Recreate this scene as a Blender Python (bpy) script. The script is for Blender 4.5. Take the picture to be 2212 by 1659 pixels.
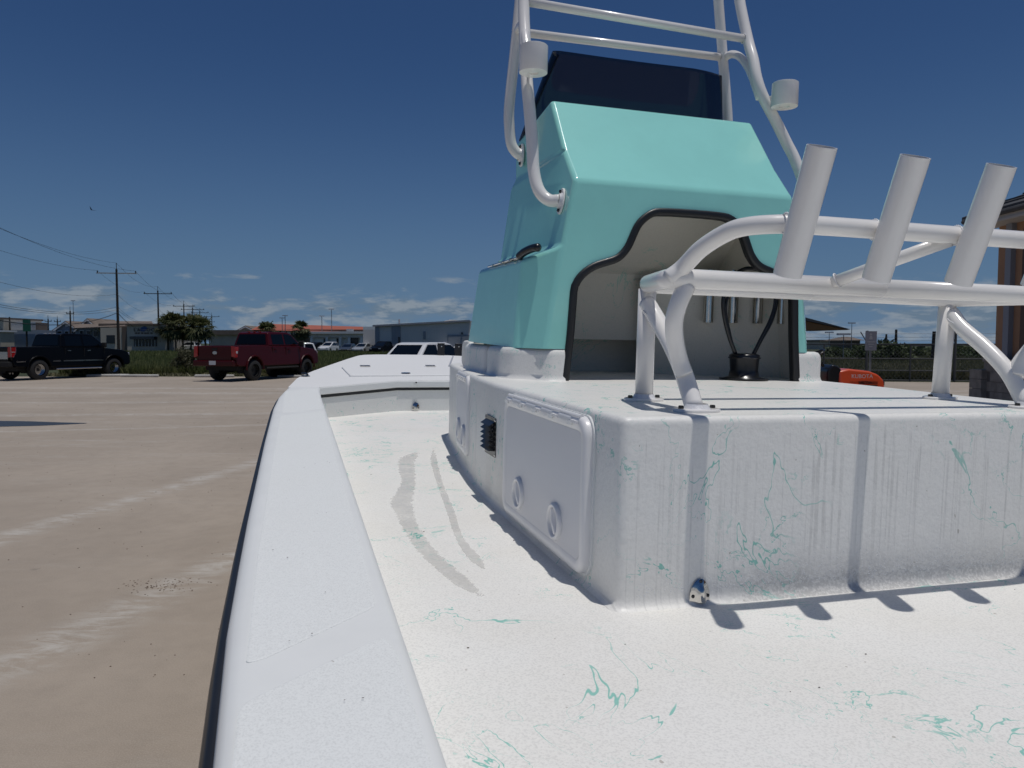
import bpy, bmesh, math, random
import numpy as np
from mathutils import Vector, Matrix, Euler
R_ = math.radians
random.seed(7); rng = np.random.default_rng(7)
for o in list(bpy.data.objects): bpy.data.objects.remove(o)
scene = bpy.context.scene
COL = scene.collection

# ------------------------------------------------------------------ camera
CAM_H = 1.55
cd = bpy.data.cameras.new("camera"); cam = bpy.data.objects.new("camera", cd); COL.objects.link(cam)
cd.sensor_width = 36.0; cd.lens = 36.0 * 1625 / 2212
cam.location = (0, 0, CAM_H); cam.rotation_euler = (R_(90 - 3.1173), 0, 0)
cd.clip_start = 0.02; cd.clip_end = 3000
cd.dof.use_dof = True; cd.dof.focus_distance = 2.3; cd.dof.aperture_fstop = 18
scene.camera = cam

# boat frame (x starboard, y towards the bow, z up); the boat sits bow-up on its cradle
RB = Matrix(((0.96045, -0.27773, 0.02021), (0.27799, 0.96052, -0.01132), (-0.01627, 0.01649, 0.99973)))

# ------------------------------------------------------------------ sun and sky
SUN_B = Vector((0.085, -0.12, 1.0)).normalized()
SUN_W = (RB @ SUN_B).normalized()
SUN_EL = math.asin(SUN_W.z); SUN_AZ = math.atan2(SUN_W.x, SUN_W.y)
sl = bpy.data.lights.new("sun", 'SUN'); sun = bpy.data.objects.new("sun", sl); COL.objects.link(sun)
sl.energy = 2.45; sl.angle = R_(0.53); sl.color = (1.0, 0.965, 0.915)
sun.rotation_euler = SUN_W.to_track_quat('Z', 'Y').to_euler(); sun.location = (0, 0, 60)

world = bpy.data.worlds.new("World"); scene.world = world; world.use_nodes = True
scene.view_settings.view_transform = 'Standard'; scene.view_settings.look = 'None'
scene.view_settings.exposure = 0.0; scene.view_settings.gamma = 1.0
scene.view_settings.use_curve_mapping = False


class NT:
    """tiny node-tree helper"""
    def __init__(s, tree): s.t = tree; s.n = tree.nodes; s.l = tree.links
    def node(s, typ, **kw):
        n = s.n.new(typ)
        for k, v in kw.items():
            if k == 'ins':
                for kk, vv in v.items():
                    if hasattr(vv, 'is_linked') or isinstance(vv, bpy.types.NodeSocket): s.l.new(vv, n.inputs[kk])
                    else: n.inputs[kk].default_value = vv
            else: setattr(n, k, v)
        return n
    def m(s, op, a, b=0.0, c=0.0, clamp=False):
        n = s.n.new('ShaderNodeMath'); n.operation = op; n.use_clamp = clamp
        for i, v in enumerate((a, b, c)):
            if isinstance(v, bpy.types.NodeSocket): s.l.new(v, n.inputs[i])
            else: n.inputs[i].default_value = v
        return n.outputs[0]
    def ramp(s, v, a, b, x=0.0, y=1.0, smooth=True):
        n = s.n.new('ShaderNodeMapRange'); n.interpolation_type = 'SMOOTHSTEP' if smooth else 'LINEAR'; n.clamp = True
        s.l.new(v, n.inputs[0]); n.inputs[1].default_value = a; n.inputs[2].default_value = b
        n.inputs[3].default_value = x; n.inputs[4].default_value = y
        return n.outputs[0]
    def mix(s, f, a, b, typ='MIX'):
        n = s.n.new('ShaderNodeMix'); n.data_type = 'RGBA'; n.blend_type = typ
        for i, v in ((0, f), (6, a), (7, b)):
            if isinstance(v, bpy.types.NodeSocket): s.l.new(v, n.inputs[i])
            elif i == 0: n.inputs[0].default_value = v
            else: n.inputs[i].default_value = (*v, 1) if len(v) == 3 else v
        return n.outputs[2]
    def noise(s, vec, scale, detail=3, rough=0.5, dist=0.0, off=None, stretch=None, col=False):
        if off or stretch:
            mp = s.n.new('ShaderNodeMapping'); s.l.new(vec, mp.inputs[0])
            if off: mp.inputs[1].default_value = off
            if stretch: mp.inputs[3].default_value = stretch
            vec = mp.outputs[0]
        n = s.n.new('ShaderNodeTexNoise'); s.l.new(vec, n.inputs['Vector'])
        n.inputs['Scale'].default_value = scale; n.inputs['Detail'].default_value = detail
        n.inputs['Roughness'].default_value = rough; n.inputs['Distortion'].default_value = dist
        return n.outputs[1 if col else 0]


def build_world():
    w = NT(world.node_tree); w.n.clear()
    sky = w.node('ShaderNodeTexSky', sky_type='NISHITA', sun_disc=False)
    sky.sun_elevation = SUN_EL; sky.sun_rotation = SUN_AZ
    sky.altitude = 0; sky.air_density = 1.0; sky.dust_density = 0.4; sky.ozone_density = 2.5
    tc = w.node('ShaderNodeTexCoord')
    sep = w.node('ShaderNodeSeparateXYZ', ins={0: tc.outputs['Generated']})
    X, Y, Z = sep.outputs
    az = w.m('ARCTAN2', X, Y)
    hor = w.m('SQRT', w.m('ADD', w.m('MULTIPLY', X, X), w.m('MULTIPLY', Y, Y)))
    el = w.m('ARCTAN2', Z, hor)
    cb = w.node('ShaderNodeCombineXYZ', ins={0: w.m('MULTIPLY', X, 1.0), 1: w.m('MULTIPLY', Y, 1.0), 2: w.m('MULTIPLY', el, 3.6)})
    v = cb.outputs[0]
    n1 = w.noise(v, 15.0, 8, 0.58, 0.2)
    n2 = w.noise(v, 15.0, 8, 0.58, 0.2, off=(0.0, 0.0, 0.06))
    # low band of broken cumulus all round the horizon
    band = w.m('MULTIPLY', w.ramp(el, -0.01, 0.015), w.ramp(el, 0.045, 0.085, 1.0, 0.0))
    dens = w.m('ADD', w.m('SUBTRACT', n1, w.ramp(el, 0.05, 0.14, 0.0, 0.25)), w.m('MULTIPLY', band, 0.15))
    # single clouds: azimuth, elevation, half-widths, gain
    for a, e, wa, we, g in ((-0.513, 0.058, 0.034, 0.010, 0.20), (-0.404, 0.084, 0.080, 0.006, 0.17),
                            (-0.095, 0.083, 0.050, 0.006, 0.20), (0.535, 0.030, 0.060, 0.016, 0.22),
                            (-0.36, 0.042, 0.10, 0.005, 0.10), (0.42, 0.055, 0.16, 0.012, 0.14), (-0.13, 0.045, 0.10, 0.008, 0.14),
                            (1.3, 0.07, 0.2, 0.02, 0.2), (2.4, 0.08, 0.2, 0.02, 0.2), (-1.6, 0.06, 0.25, 0.02, 0.2), (-2.7, 0.07, 0.2, 0.02, 0.2)):
        dx = w.m('DIVIDE', w.m('SUBTRACT', az, a), wa); dy = w.m('DIVIDE', w.m('SUBTRACT', el, e), we)
        d = w.m('ADD', w.m('MULTIPLY', dx, dx), w.m('MULTIPLY', dy, dy))
        dens = w.m('ADD', dens, w.m('MULTIPLY', w.m('POWER', 2.718, w.m('MULTIPLY', d, -1.0)), g))
    cov = w.ramp(dens, 0.56, 0.80, 0.0, 0.72)
    lit = w.ramp(w.m('SUBTRACT', n1, n2), -0.06, 0.09)
    ccol = w.mix(lit, (0.135, 0.185, 0.240), (0.27, 0.305, 0.34))
    skyc = w.mix(1.0, sky.outputs[0], (0.0175, 0.0270, 0.0400), 'MULTIPLY')
    # pale layer just above the horizon
    hz = w.m('POWER', w.ramp(el, 0.0, 0.40, 1.0, 0.0, smooth=False), 2.2)
    skyc = w.mix(hz, skyc, (0.108, 0.185, 0.300))
    fin = w.mix(cov, skyc, ccol)
    bg = w.node('ShaderNodeBackground', ins={0: fin, 1: 1.0})
    out = w.node('ShaderNodeOutputWorld', ins={0: bg.outputs[0]})
build_world()

# ------------------------------------------------------------------ materials
MATS = {}
def mat(name, col, rough=0.5, metal=0.0, spec=0.5, coat=0.0, bump=0.0, bscale=400, var=0.0, vscale=3.0, em=None):
    if name in MATS: return MATS[name]
    m = bpy.data.materials.new(name); m.use_nodes = True; t = NT(m.node_tree); t.n.clear()
    p = t.node('ShaderNodeBsdfPrincipled'); out = t.node('ShaderNodeOutputMaterial', ins={0: p.outputs[0]})
    tc = t.node('ShaderNodeTexCoord').outputs['Object']
    p.inputs['Roughness'].default_value = rough; p.inputs['Metallic'].default_value = metal
    p.inputs['Specular IOR Level'].default_value = spec; p.inputs['Coat Weight'].default_value = coat
    p.inputs['Coat Roughness'].default_value = 0.04
    n = t.noise(tc, vscale, 5, 0.6)
    k = t.ramp(n, 0.3, 0.7, 1 - var, 1 + var * 0.4)
    c = t.mix(1.0, col, t.node('ShaderNodeCombineColor', ins={0: k, 1: k, 2: k}).outputs[0], 'MULTIPLY')
    t.l.new(c, p.inputs[0])
    if bump:
        b = t.node('ShaderNodeBump', ins={'Height': t.noise(tc, bscale, 3, 0.6), 'Strength': bump, 'Distance': 0.001})
        t.l.new(b.outputs[0], p.inputs['Normal'])
    MATS[name] = m; return m


def veins(t, tc, seed=0.0, amount=1.0):
    """thin webs and blotches of spatter paint"""
    webs = None
    for k, (sc, th, psc, plo) in enumerate(((4.0, 0.0050, 1.9, 0.505), (9.0, 0.0092, 2.7, 0.540), (2.4, 0.0023, 1.3, 0.44))):
        o = (seed + 3.1 * k, 7.7 * k - seed, 1.3 * k)
        n = t.noise(tc, sc, 5, 0.62, 0.7, off=o)
        patch = t.ramp(t.noise(tc, psc, 3, 0.6, 0.4, off=(o[1], o[0], 5.0 + k)), plo, plo + 0.10)
        width = t.m('MULTIPLY', t.ramp(t.noise(tc, sc * 1.7, 2, 0.5, off=(o[2], o[1], 2.0)), 0.38, 0.72, 0.15, 2.2), th)
        a = t.m('ABSOLUTE', t.m('SUBTRACT', n, 0.5))
        line = t.m('MULTIPLY', t.m('SUBTRACT', 1.0, t.m('DIVIDE', a, width), clamp=True), 2.2, clamp=True)
        line = t.m('MULTIPLY', line, patch)
        webs = line if webs is None else t.m('MAXIMUM', webs, line)
    blot = t.noise(tc, 5.2, 5, 0.75, 2.4, off=(seed, 11.0, 4.0))
    bl = t.m('MULTIPLY', t.ramp(blot, 0.69, 0.705), t.ramp(t.noise(tc, 2.2, 2, 0.5, off=(2.0, seed, 1.0)), 0.52, 0.60))
    return t.m('MULTIPLY', t.m('MAXIMUM', webs, bl), amount)


def nonskid(name, base, veined=0.8, rough=0.62, bump=0.25, bscale=420, drips=False, dirt=0.06, seed=0.0):
    if name in MATS: return MATS[name]
    m = bpy.data.materials.new(name); m.use_nodes = True; t = NT(m.node_tree); t.n.clear()
    p = t.node('ShaderNodeBsdfPrincipled'); t.node('ShaderNodeOutputMaterial', ins={0: p.outputs[0]})
    tc = t.node('ShaderNodeTexCoord').outputs['Object']
    fine = t.noise(tc, bscale, 3, 0.65); mid = t.noise(tc, bscale * 0.3, 3, 0.6)
    d = t.ramp(t.noise(tc, 3.0, 5, 0.6, off=(4, 1, 9)), 0.35, 0.72, 0.0, 1.0)
    c = t.mix(t.m('MULTIPLY', d, dirt * 2.2), base, (base[0] * 0.84, base[1] * 0.80, base[2] * 0.72))
    sp = t.ramp(fine, 0.34, 0.56, *((0.955, 1.01) if bscale < 200 else (0.875, 1.03)))
    c = t.mix(1.0, c, t.node('ShaderNodeCombineColor', ins={0: sp, 1: sp, 2: sp}).outputs[0], 'MULTIPLY')
    speck = t.ramp(t.noise(tc, 55.0, 1, 0.4, off=(9, 9, 1)), 0.795, 0.81)
    c = t.mix(t.m('MULTIPLY', speck, 0.5), c, (0.22, 0.17, 0.12))
    ro = rough
    if drips:
        sep = t.node('ShaderNodeSeparateXYZ', ins={0: tc})
        ns = t.noise(tc, 105.0, 2, 0.6, 0.0, stretch=(1.0, 0.02, 0.010))
        top = t.ramp(t.noise(tc, 40.0, 1, 0.5, stretch=(1, 0.05, 0.0)), 0.3, 0.7, -0.26, -0.17)
        msk = t.ramp(t.m('SUBTRACT', top, sep.outputs[2]), 0.0, 0.04)
        clump = t.ramp(t.noise(tc, 4.0, 2, 0.5, stretch=(1, 0.05, 0.05), off=(1.7, 0, 0)), 0.34, 0.52, 0.45, 1.0)
        wet = t.m('MULTIPLY', t.m('MULTIPLY', t.ramp(ns, 0.535, 0.60), msk), clump)
        beaded = t.ramp(t.noise(tc, 12.0, 3, 0.6, off=(3, 0, 0)), 0.35, 0.65, 0.35, 1.0)
        wet = t.m('MULTIPLY', wet, beaded)
        low = t.m('MULTIPLY', t.ramp(t.m('ADD', sep.outputs[2], t.m('MULTIPLY', t.noise(tc, 14.0, 4, 0.6, stretch=(1, 0.1, 0.1)), 0.07)), -0.545, -0.42, 1.0, 0.0),
                  t.ramp(sep.outputs[0], 0.86, 1.0))
        low = t.m('MULTIPLY', low, t.ramp(t.noise(tc, 130.0, 2, 0.6), 0.35, 0.6, 0.5, 1.0))
        wet = t.m('MAXIMUM', t.m('MULTIPLY', wet, 0.34), t.m('MULTIPLY', low, 0.62))
        c = t.mix(wet, c, (base[0] * 0.42, base[1] * 0.42, base[2] * 0.43))
        ro = t.m('SUBTRACT', rough, t.m('MULTIPLY', wet, 0.35))
    v = veins(t, tc, seed, veined)
    c = t.mix(v, c, (0.13, 0.50, 0.42))
    t.l.new(c, p.inputs[0])
    if isinstance(ro, bpy.types.NodeSocket): t.l.new(ro, p.inputs['Roughness'])
    else: p.inputs['Roughness'].default_value = ro
    h = t.m('ADD', t.m('MULTIPLY', fine, 0.4), mid)
    b = t.node('ShaderNodeBump', ins={'Height': h, 'Strength': bump, 'Distance': 0.0016})
    t.l.new(b.outputs[0], p.inputs['Normal'])
    MATS[name] = m; return m


M_FLOOR = nonskid('floor nonskid with teal spatter', (0.80, 0.79, 0.755), 0.80, 0.62, 0.38, 230, dirt=0.085)
M_BOX = nonskid('platform coat with water runs', (0.81, 0.80, 0.765), 0.80, 0.42, 1.0, 120, drips=True, seed=5.0)
M_BASE = nonskid('console base coat', (0.81, 0.80, 0.765), 0.55, 0.45, 0.6, 150, seed=8.5)
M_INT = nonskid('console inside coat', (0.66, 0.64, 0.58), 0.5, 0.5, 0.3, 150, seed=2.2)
M_LINER = nonskid('liner wall coat', (0.78, 0.785, 0.77), 0.8, 0.3, 0.08, 150, seed=6.1)
M_GUN = mat('gunwale gelcoat', (0.78, 0.79, 0.775), 0.50, var=0.03, vscale=6)
M_PAD = nonskid('gunwale nonskid', (0.785, 0.80, 0.785), 0.0, 0.6, 0.22, 520, dirt=0.02)
M_BOW = nonskid('bow deck nonskid', (0.81, 0.81, 0.80), 0.0, 0.55, 0.2, 300, dirt=0.03, seed=3.3)
M_GEL = mat('white gelcoat', (0.80, 0.81, 0.80), 0.22, coat=0.4, var=0.02)
M_AQUA = mat('aqua gelcoat', (0.335, 0.775, 0.70), 0.20, coat=0.8, var=0.035, vscale=5, bump=1.0, bscale=9)
M_TUBE = mat('white powder coat', (0.83, 0.81, 0.785), 0.22, coat=0.35, var=0.02, vscale=20)
M_WELD = mat('weld bead', (0.74, 0.74, 0.76), 0.25, coat=0.3, bump=1.0, bscale=240)
M_HATCH = mat('hatch plastic', (0.81, 0.80, 0.80), 0.32, coat=0.1, var=0.02)
M_RUBBER = mat('black rubber', (0.012, 0.013, 0.015), 0.42, var=0.2, vscale=9)
M_BLACK = mat('black plastic', (0.010, 0.011, 0.014), 0.28, var=0.1)
M_STEEL = mat('polished steel', (0.62, 0.60, 0.57), 0.10, 1.0)
M_BOLT = mat('dark bolt', (0.05, 0.05, 0.05), 0.25, 0.8)
M_GREY = mat('grey seam', (0.45, 0.46, 0.50), 0.5)


def knurl():
    m = bpy.data.materials.new('textured hatch panel'); m.use_nodes = True; t = NT(m.node_tree); t.n.clear()
    p = t.node('ShaderNodeBsdfPrincipled'); t.node('ShaderNodeOutputMaterial', ins={0: p.outputs[0]})
    tc = t.node('ShaderNodeTexCoord').outputs['Object']
    sep = t.node('ShaderNodeSeparateXYZ', ins={0: tc})
    a = t.m('SINE', t.m('MULTIPLY', t.m('ADD', sep.outputs[1], sep.outputs[2]), 1250.0))
    b = t.m('SINE', t.m('MULTIPLY', t.m('SUBTRACT', sep.outputs[1], sep.outputs[2]), 1250.0))
    h = t.m('MULTIPLY', a, b)
    k = t.ramp(h, -0.7, 0.7, 0.93, 1.0)
    c = t.mix(1.0, (0.78, 0.775, 0.79), t.node('ShaderNodeCombineColor', ins={0: k, 1: k, 2: k}).outputs[0], 'MULTIPLY')
    t.l.new(c, p.inputs[0]); p.inputs['Roughness'].default_value = 0.4
    bm = t.node('ShaderNodeBump', ins={'Height': h, 'Strength': 0.35, 'Distance': 0.0008})
    t.l.new(bm.outputs[0], p.inputs['Normal']); return m
M_KNURL = knurl()


def glass_dark(name, tint, tr=0.35):
    m = bpy.data.materials.new(name); m.use_nodes = True; t = NT(m.node_tree); t.n.clear()
    p = t.node('ShaderNodeBsdfPrincipled'); p.inputs[0].default_value = (0.004, 0.006, 0.010, 1)
    p.inputs['Roughness'].default_value = 0.03
    tr_ = t.node('ShaderNodeBsdfTransparent', ins={0: (*tint, 1)})
    mx = t.node('ShaderNodeMixShader', ins={0: tr, 1: p.outputs[0], 2: tr_.outputs[0]})
    t.node('ShaderNodeOutputMaterial', ins={0: mx.outputs[0]}); return m
M_SMOKE = glass_dark('smoked acrylic', (0.42, 0.42, 0.46), 0.72)


def concrete():
    m = bpy.data.materials.new('dusty concrete'); m.use_nodes = True; t = NT(m.node_tree); t.n.clear()
    p = t.node('ShaderNodeBsdfPrincipled'); t.node('ShaderNodeOutputMaterial', ins={0: p.outputs[0]})
    tc = t.node('ShaderNodeTexCoord').outputs['Object']
    sep = t.node('ShaderNodeSeparateXYZ', ins={0: tc}); X, Y = sep.outputs[0], sep.outputs[1]
    big = t.noise(tc, 0.35, 6, 0.6, 0.5); sm = t.noise(tc, 6.0, 6, 0.65); gr = t.noise(tc, 160.0, 3, 0.7)
    c = t.mix(t.ramp(big, 0.3, 0.7), (0.285, 0.238, 0.190), (0.372, 0.315, 0.255))
    c = t.mix(t.ramp(sm, 0.35, 0.75, 0.0, 0.35), c, (0.22, 0.187, 0.15))
    c = t.mix(t.ramp(gr, 0.38, 0.66, 0.0, 0.42), c, (0.46, 0.39, 0.32))
    # white dust lines left by wheels: (x0,y0,x1,y1,half width)
    dust = None
    warp = t.m('MULTIPLY', t.m('SUBTRACT', t.noise(tc, 0.9, 4, 0.6), 0.5), 0.5)
    for x0, y0, x1, y1, hw in ((-4.1, 5.6, -3.3, 9.9, 0.30), (-2.5, 3.2, -1.95, 5.6, 0.34), (-20, 15.4, 6, 17.4, 0.5), (-24, 19.0, 8, 20.4, 0.5),
                               (-24, 23.6, 8, 22.8, 0.9), (-12, 12.3, 0, 15.4, 0.25), (-26, 26.5, 8, 24.6, 0.8)):
        L = math.hypot(x1 - x0, y1 - y0); nx, ny = -(y1 - y0) / L, (x1 - x0) / L
        d = t.m('ADD', t.m('MULTIPLY', t.m('SUBTRACT', X, x0), nx), t.m('MULTIPLY', t.m('SUBTRACT', Y, y0), ny))
        d = t.m('ABSOLUTE', t.m('ADD', d, warp if hw > .4 else t.m('MULTIPLY', warp, 0.5)))
        k = t.ramp(d, 0.0, hw, 1.0, 0.0)
        dust = k if dust is None else t.m('MAXIMUM', dust, k)
    streak = t.noise(tc, 1.6, 6, 0.72, 0.6, stretch=(0.22, 1.6, 1.0))
    wisps = t.m('MULTIPLY', t.ramp(streak, 0.48, 0.70, 0.0, 0.65), t.ramp(Y, 6.0, 15.0, 0.25, 1.0))
    brk = t.ramp(t.noise(tc, 5.0, 8, 0.78, 0.8, stretch=(.5, 1.4, 1)), 0.40, 0.64)
    dm = t.m('MAXIMUM', t.m('MULTIPLY', t.m('POWER', dust, 1.4), t.m('MULTIPLY', brk, 0.95)), t.m('MULTIPLY', wisps, brk))
    c = t.mix(dm, c, (0.47, 0.44, 0.395))
    # oil spots
    sp = t.ramp(t.noise(tc, 2.6, 3, 0.5, off=(3, 7, 0)), 0.74, 0.79, 0.0, 0.35)
    c = t.mix(sp, c, (0.09, 0.08, 0.07))
    t.l.new(c, p.inputs[0]); p.inputs['Roughness'].default_value = 0.85
    b = t.node('ShaderNodeBump', ins={'Height': t.m('ADD', gr, sm), 'Strength': 0.35, 'Distance': 0.003})
    t.l.new(b.outputs[0], p.inputs['Normal']); return m
M_CONC = concrete()
M_GRASSG = mat('grassy soil', (0.042, 0.052, 0.017), 0.95, var=0.45, vscale=0.6, bump=0.5, bscale=8)


def foliage(name, c1, c2, sc=1.4):
    m = bpy.data.materials.new(name); m.use_nodes = True; t = NT(m.node_tree); t.n.clear()
    p = t.node('ShaderNodeBsdfPrincipled')
    tc = t.node('ShaderNodeTexCoord').outputs['Object']
    c = t.mix(t.ramp(t.noise(tc, sc, 4, 0.6), 0.35, 0.65), c1, c2)
    t.l.new(c, p.inputs[0]); p.inputs['Roughness'].default_value = 0.7
    tl = t.node('ShaderNodeBsdfTranslucent', ins={0: c})
    mx = t.node('ShaderNodeMixShader', ins={0: 0.25, 1: p.outputs[0], 2: tl.outputs[0]})
    t.node('ShaderNodeOutputMaterial', ins={0: mx.outputs[0]}); return m
M_GRASS = foliage('tall grass', (0.080, 0.112, 0.024), (0.150, 0.155, 0.055), 0.35)
M_SHRUB = foliage('shrub leaves', (0.045, 0.050, 0.022), (0.085, 0.080, 0.040), 2)
M_PALM = foliage('palm fronds', (0.040, 0.060, 0.016), (0.115, 0.115, 0.042), 0.9)
M_BUSH = foliage('bush leaves', (0.035, 0.060, 0.020), (0.085, 0.105, 0.040), 0.7)
M_BARK = mat('bark', (0.10, 0.085, 0.07), 0.9, var=0.3)
M_WOODP = mat('creosote pole', (0.035, 0.028, 0.022), 0.85, var=0.2)

# ------------------------------------------------------------------ helpers
def mkmesh(name, verts, faces, smooth=False):
    me = bpy.data.meshes.new(name); me.from_pydata([tuple(v) for v in verts], [], faces); me.update()
    bm = bmesh.new(); bm.from_mesh(me); bmesh.ops.recalc_face_normals(bm, faces=bm.faces[:]); bm.to_mesh(me); bm.free()
    if smooth: me.shade_smooth()
    return me

def obj(name, me, m=None, parent=None, loc=None, rot=None):
    if isinstance(me, MB): me = me.mesh(name)
    o = bpy.data.objects.new(name, me); COL.objects.link(o)
    if m is not None: me.materials.append(m)
    if parent is not None:
        o.parent = parent
        if loc is None: o.location = tuple(parent.get('_off', (0, 0, 0)))
    if loc is not None: o.location = loc
    if rot is not None: o.rotation_euler = rot
    return o

def tag(o, label=None, cat=None, group=None, kind=None):
    if label: o['label'] = label
    if cat: o['category'] = cat
    if group: o['group'] = group
    if kind: o['kind'] = kind
    return o

def thing(name, loc, rz=0.0, label=None, cat=None, group=None):
    o = bpy.data.objects.new(name, None); COL.objects.link(o); o.location = loc; o.rotation_euler = (0, 0, rz)
    o.empty_display_size = 0.2
    return tag(o, label, cat, group)

def copy_tree(o, parent=None):
    c = o.copy(); COL.objects.link(c); c.parent = parent
    for ch in [x for x in bpy.data.objects if x.parent == o]: copy_tree(ch, c)
    return c

def bevel(o, w, seg=3, angle=40, weight=False):
    md = o.modifiers.new('bevel', 'BEVEL'); md.width = w; md.segments = seg
    md.limit_method = 'WEIGHT' if weight else 'ANGLE'; md.angle_limit = R_(angle); md.harden_normals = False
    o.data.shade_smooth()
    wn = o.modifiers.new('normals', 'WEIGHTED_NORMAL'); wn.keep_sharp = True
    return o

def smooth_path(pts, n=8):
    P = [Vector(p) for p in pts]; P = [P[0] * 2 - P[1]] + P + [P[-1] * 2 - P[-2]]; out = []
    for i in range(1, len(P) - 2):
        for k in range(n):
            t = k / n; a, b, c, d = P[i - 1], P[i], P[i + 1], P[i + 2]
            out.append(0.5 * ((2 * b) + (c - a) * t + (2 * a - 5 * b + 4 * c - d) * t * t + (3 * b - a - 3 * c + d) * t ** 3))
    out.append(P[-2]); return out

def round_path(pts, r, n=7):
    """polyline with circular-ish rounded corners"""
    P = [Vector(p) for p in pts]; out = [P[0]]
    for i in range(1, len(P) - 1):
        a = (P[i - 1] - P[i]); b = (P[i + 1] - P[i]); rr = min(r, a.length * .49, b.length * .49)
        s = P[i] + a.normalized() * rr; e = P[i] + b.normalized() * rr
        for k in range(n + 1):
            t = k / n; out.append(s * (1 - t) ** 2 + P[i] * 2 * t * (1 - t) + e * t * t)
    out.append(P[-1]); return out


class MB:
    """mesh builder: verts + faces in one list"""
    def __init__(s): s.v = []; s.f = []
    def add(s, vs, fs):
        k = len(s.v); s.v += [tuple(v) for v in vs]; s.f += [tuple(i + k for i in f) for f in fs]; return s
    def box(s, c, d, M=None):
        x, y, z = c; a, b, h = d[0] / 2, d[1] / 2, d[2] / 2
        vs = [Vector((x + i * a, y + j * b, z + k * h)) for k in (-1, 1) for j in (-1, 1) for i in (-1, 1)]
        if M: vs = [M @ v for v in vs]
        return s.add(vs, [(0, 2, 3, 1), (4, 5, 7, 6), (0, 1, 5, 4), (2, 6, 7, 3), (0, 4, 6, 2), (1, 3, 7, 5)])
    def tube(s, path, r, seg=16, cap=True):
        P = [Vector(p) for p in path]; rr = r if isinstance(r, (list, tuple)) else [r] * len(P)
        T = []
        for i in range(len(P)):
            a = P[max(0, i - 1)]; b = P[min(len(P) - 1, i + 1)]; T.append((b - a).normalized())
        up = Vector((0, 0, 1)) if abs(T[0].z) < 0.9 else Vector((1, 0, 0))
        n = (up - T[0] * up.dot(T[0])).normalized(); k = len(s.v)
        for i, p in enumerate(P):
            n = (n - T[i] * n.dot(T[i])).normalized(); b = T[i].cross(n)
            for j in range(seg):
                a = 2 * math.pi * j / seg; s.v.append(tuple(p + (n * math.cos(a) + b * math.sin(a)) * rr[i]))
        for i in range(len(P) - 1):
            for j in range(seg):
                j2 = (j + 1) % seg; s.f.append((k + i * seg + j, k + i * seg + j2, k + (i + 1) * seg + j2, k + (i + 1) * seg + j))
        if cap:
            s.f.append(tuple(k + j for j in range(seg))[::-1]); e = k + (len(P) - 1) * seg; s.f.append(tuple(e + j for j in range(seg)))
        return s
    def lathe(s, prof, seg=24, M=None):
        k = len(s.v)
        for r, z in prof:
            for j in range(seg):
                a = 2 * math.pi * j / seg; v = Vector((r * math.cos(a), r * math.sin(a), z)); s.v.append(tuple(M @ v if M else v))
        for i in range(len(prof) - 1):
            for j in range(seg):
                j2 = (j + 1) % seg; s.f.append((k + i * seg + j, k + i * seg + j2, k + (i + 1) * seg + j2, k + (i + 1) * seg + j))
        return s
    def prism(s, poly, z0, z1, M=None, sc=1.0):
        n = len(poly); b = [Vector((x, y, z0)) for x, y in poly]; t = [Vector((x, y, z1)) for x, y in poly]
        vs = b + t
        if M: vs = [M @ v for v in vs]
        return s.add(vs, [tuple(range(n))[::-1], tuple(range(n, 2 * n))] + [(i, (i + 1) % n, n + (i + 1) % n, n + i) for i in range(n)])
    def mesh(s, name='m', smooth=False):
        return mkmesh(name, s.v, s.f, smooth)

def rrect(x0, x1, y0, y1, r, n=6):
    out = []
    for cx, cy, a0 in ((x1 - r, y1 - r, 0), (x0 + r, y1 - r, 90), (x0 + r, y0 + r, 180), (x1 - r, y0 + r, 270)):
        for k in range(n + 1):
            a = R_(a0 + 90 * k / n); out.append((cx + r * math.cos(a), cy + r * math.sin(a)))
    return out

def round_poly(poly, r, n=5):
    out = []; N = len(poly)
    for i in range(N):
        P = Vector(poly[i]); a = Vector(poly[i - 1]) - P; b = Vector(poly[(i + 1) % N]) - P
        rr = min(r, a.length * .45, b.length * .45); s = P + a.normalized() * rr; e = P + b.normalized() * rr
        for k in range(n + 1):
            t = k / n; out.append(tuple(s * (1 - t) ** 2 + P * 2 * t * (1 - t) + e * t * t))
    return out

# ------------------------------------------------------------------ ground
def sheet(name, x0, x1, y0, y1, z, m, nx=1, ny=1):
    vs = [(x0 + (x1 - x0) * i / nx, y0 + (y1 - y0) * j / ny, z) for j in range(ny + 1) for i in range(nx + 1)]
    fs = [(j * (nx + 1) + i, j * (nx + 1) + i + 1, (j + 1) * (nx + 1) + i + 1, (j + 1) * (nx + 1) + i) for j in range(ny) for i in range(nx)]
    o = obj(name, mkmesh(name, vs, fs), m); return tag(o, kind='structure')
sheet('ground', -1400, 1400, -300, 2600, -0.004, M_GRASSG)
o = obj('parking_lot', mkmesh('lot', [(-60, -30, 0), (60, -30, 0), (60, 28.6, 0), (22, 29.0, 0), (12, 30.6, 0), (0, 33.0, 0), (-6, 34.6, 0), (-60, 35.3, 0)], [tuple(range(8))]), M_CONC)
tag(o, kind='structure')

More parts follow.
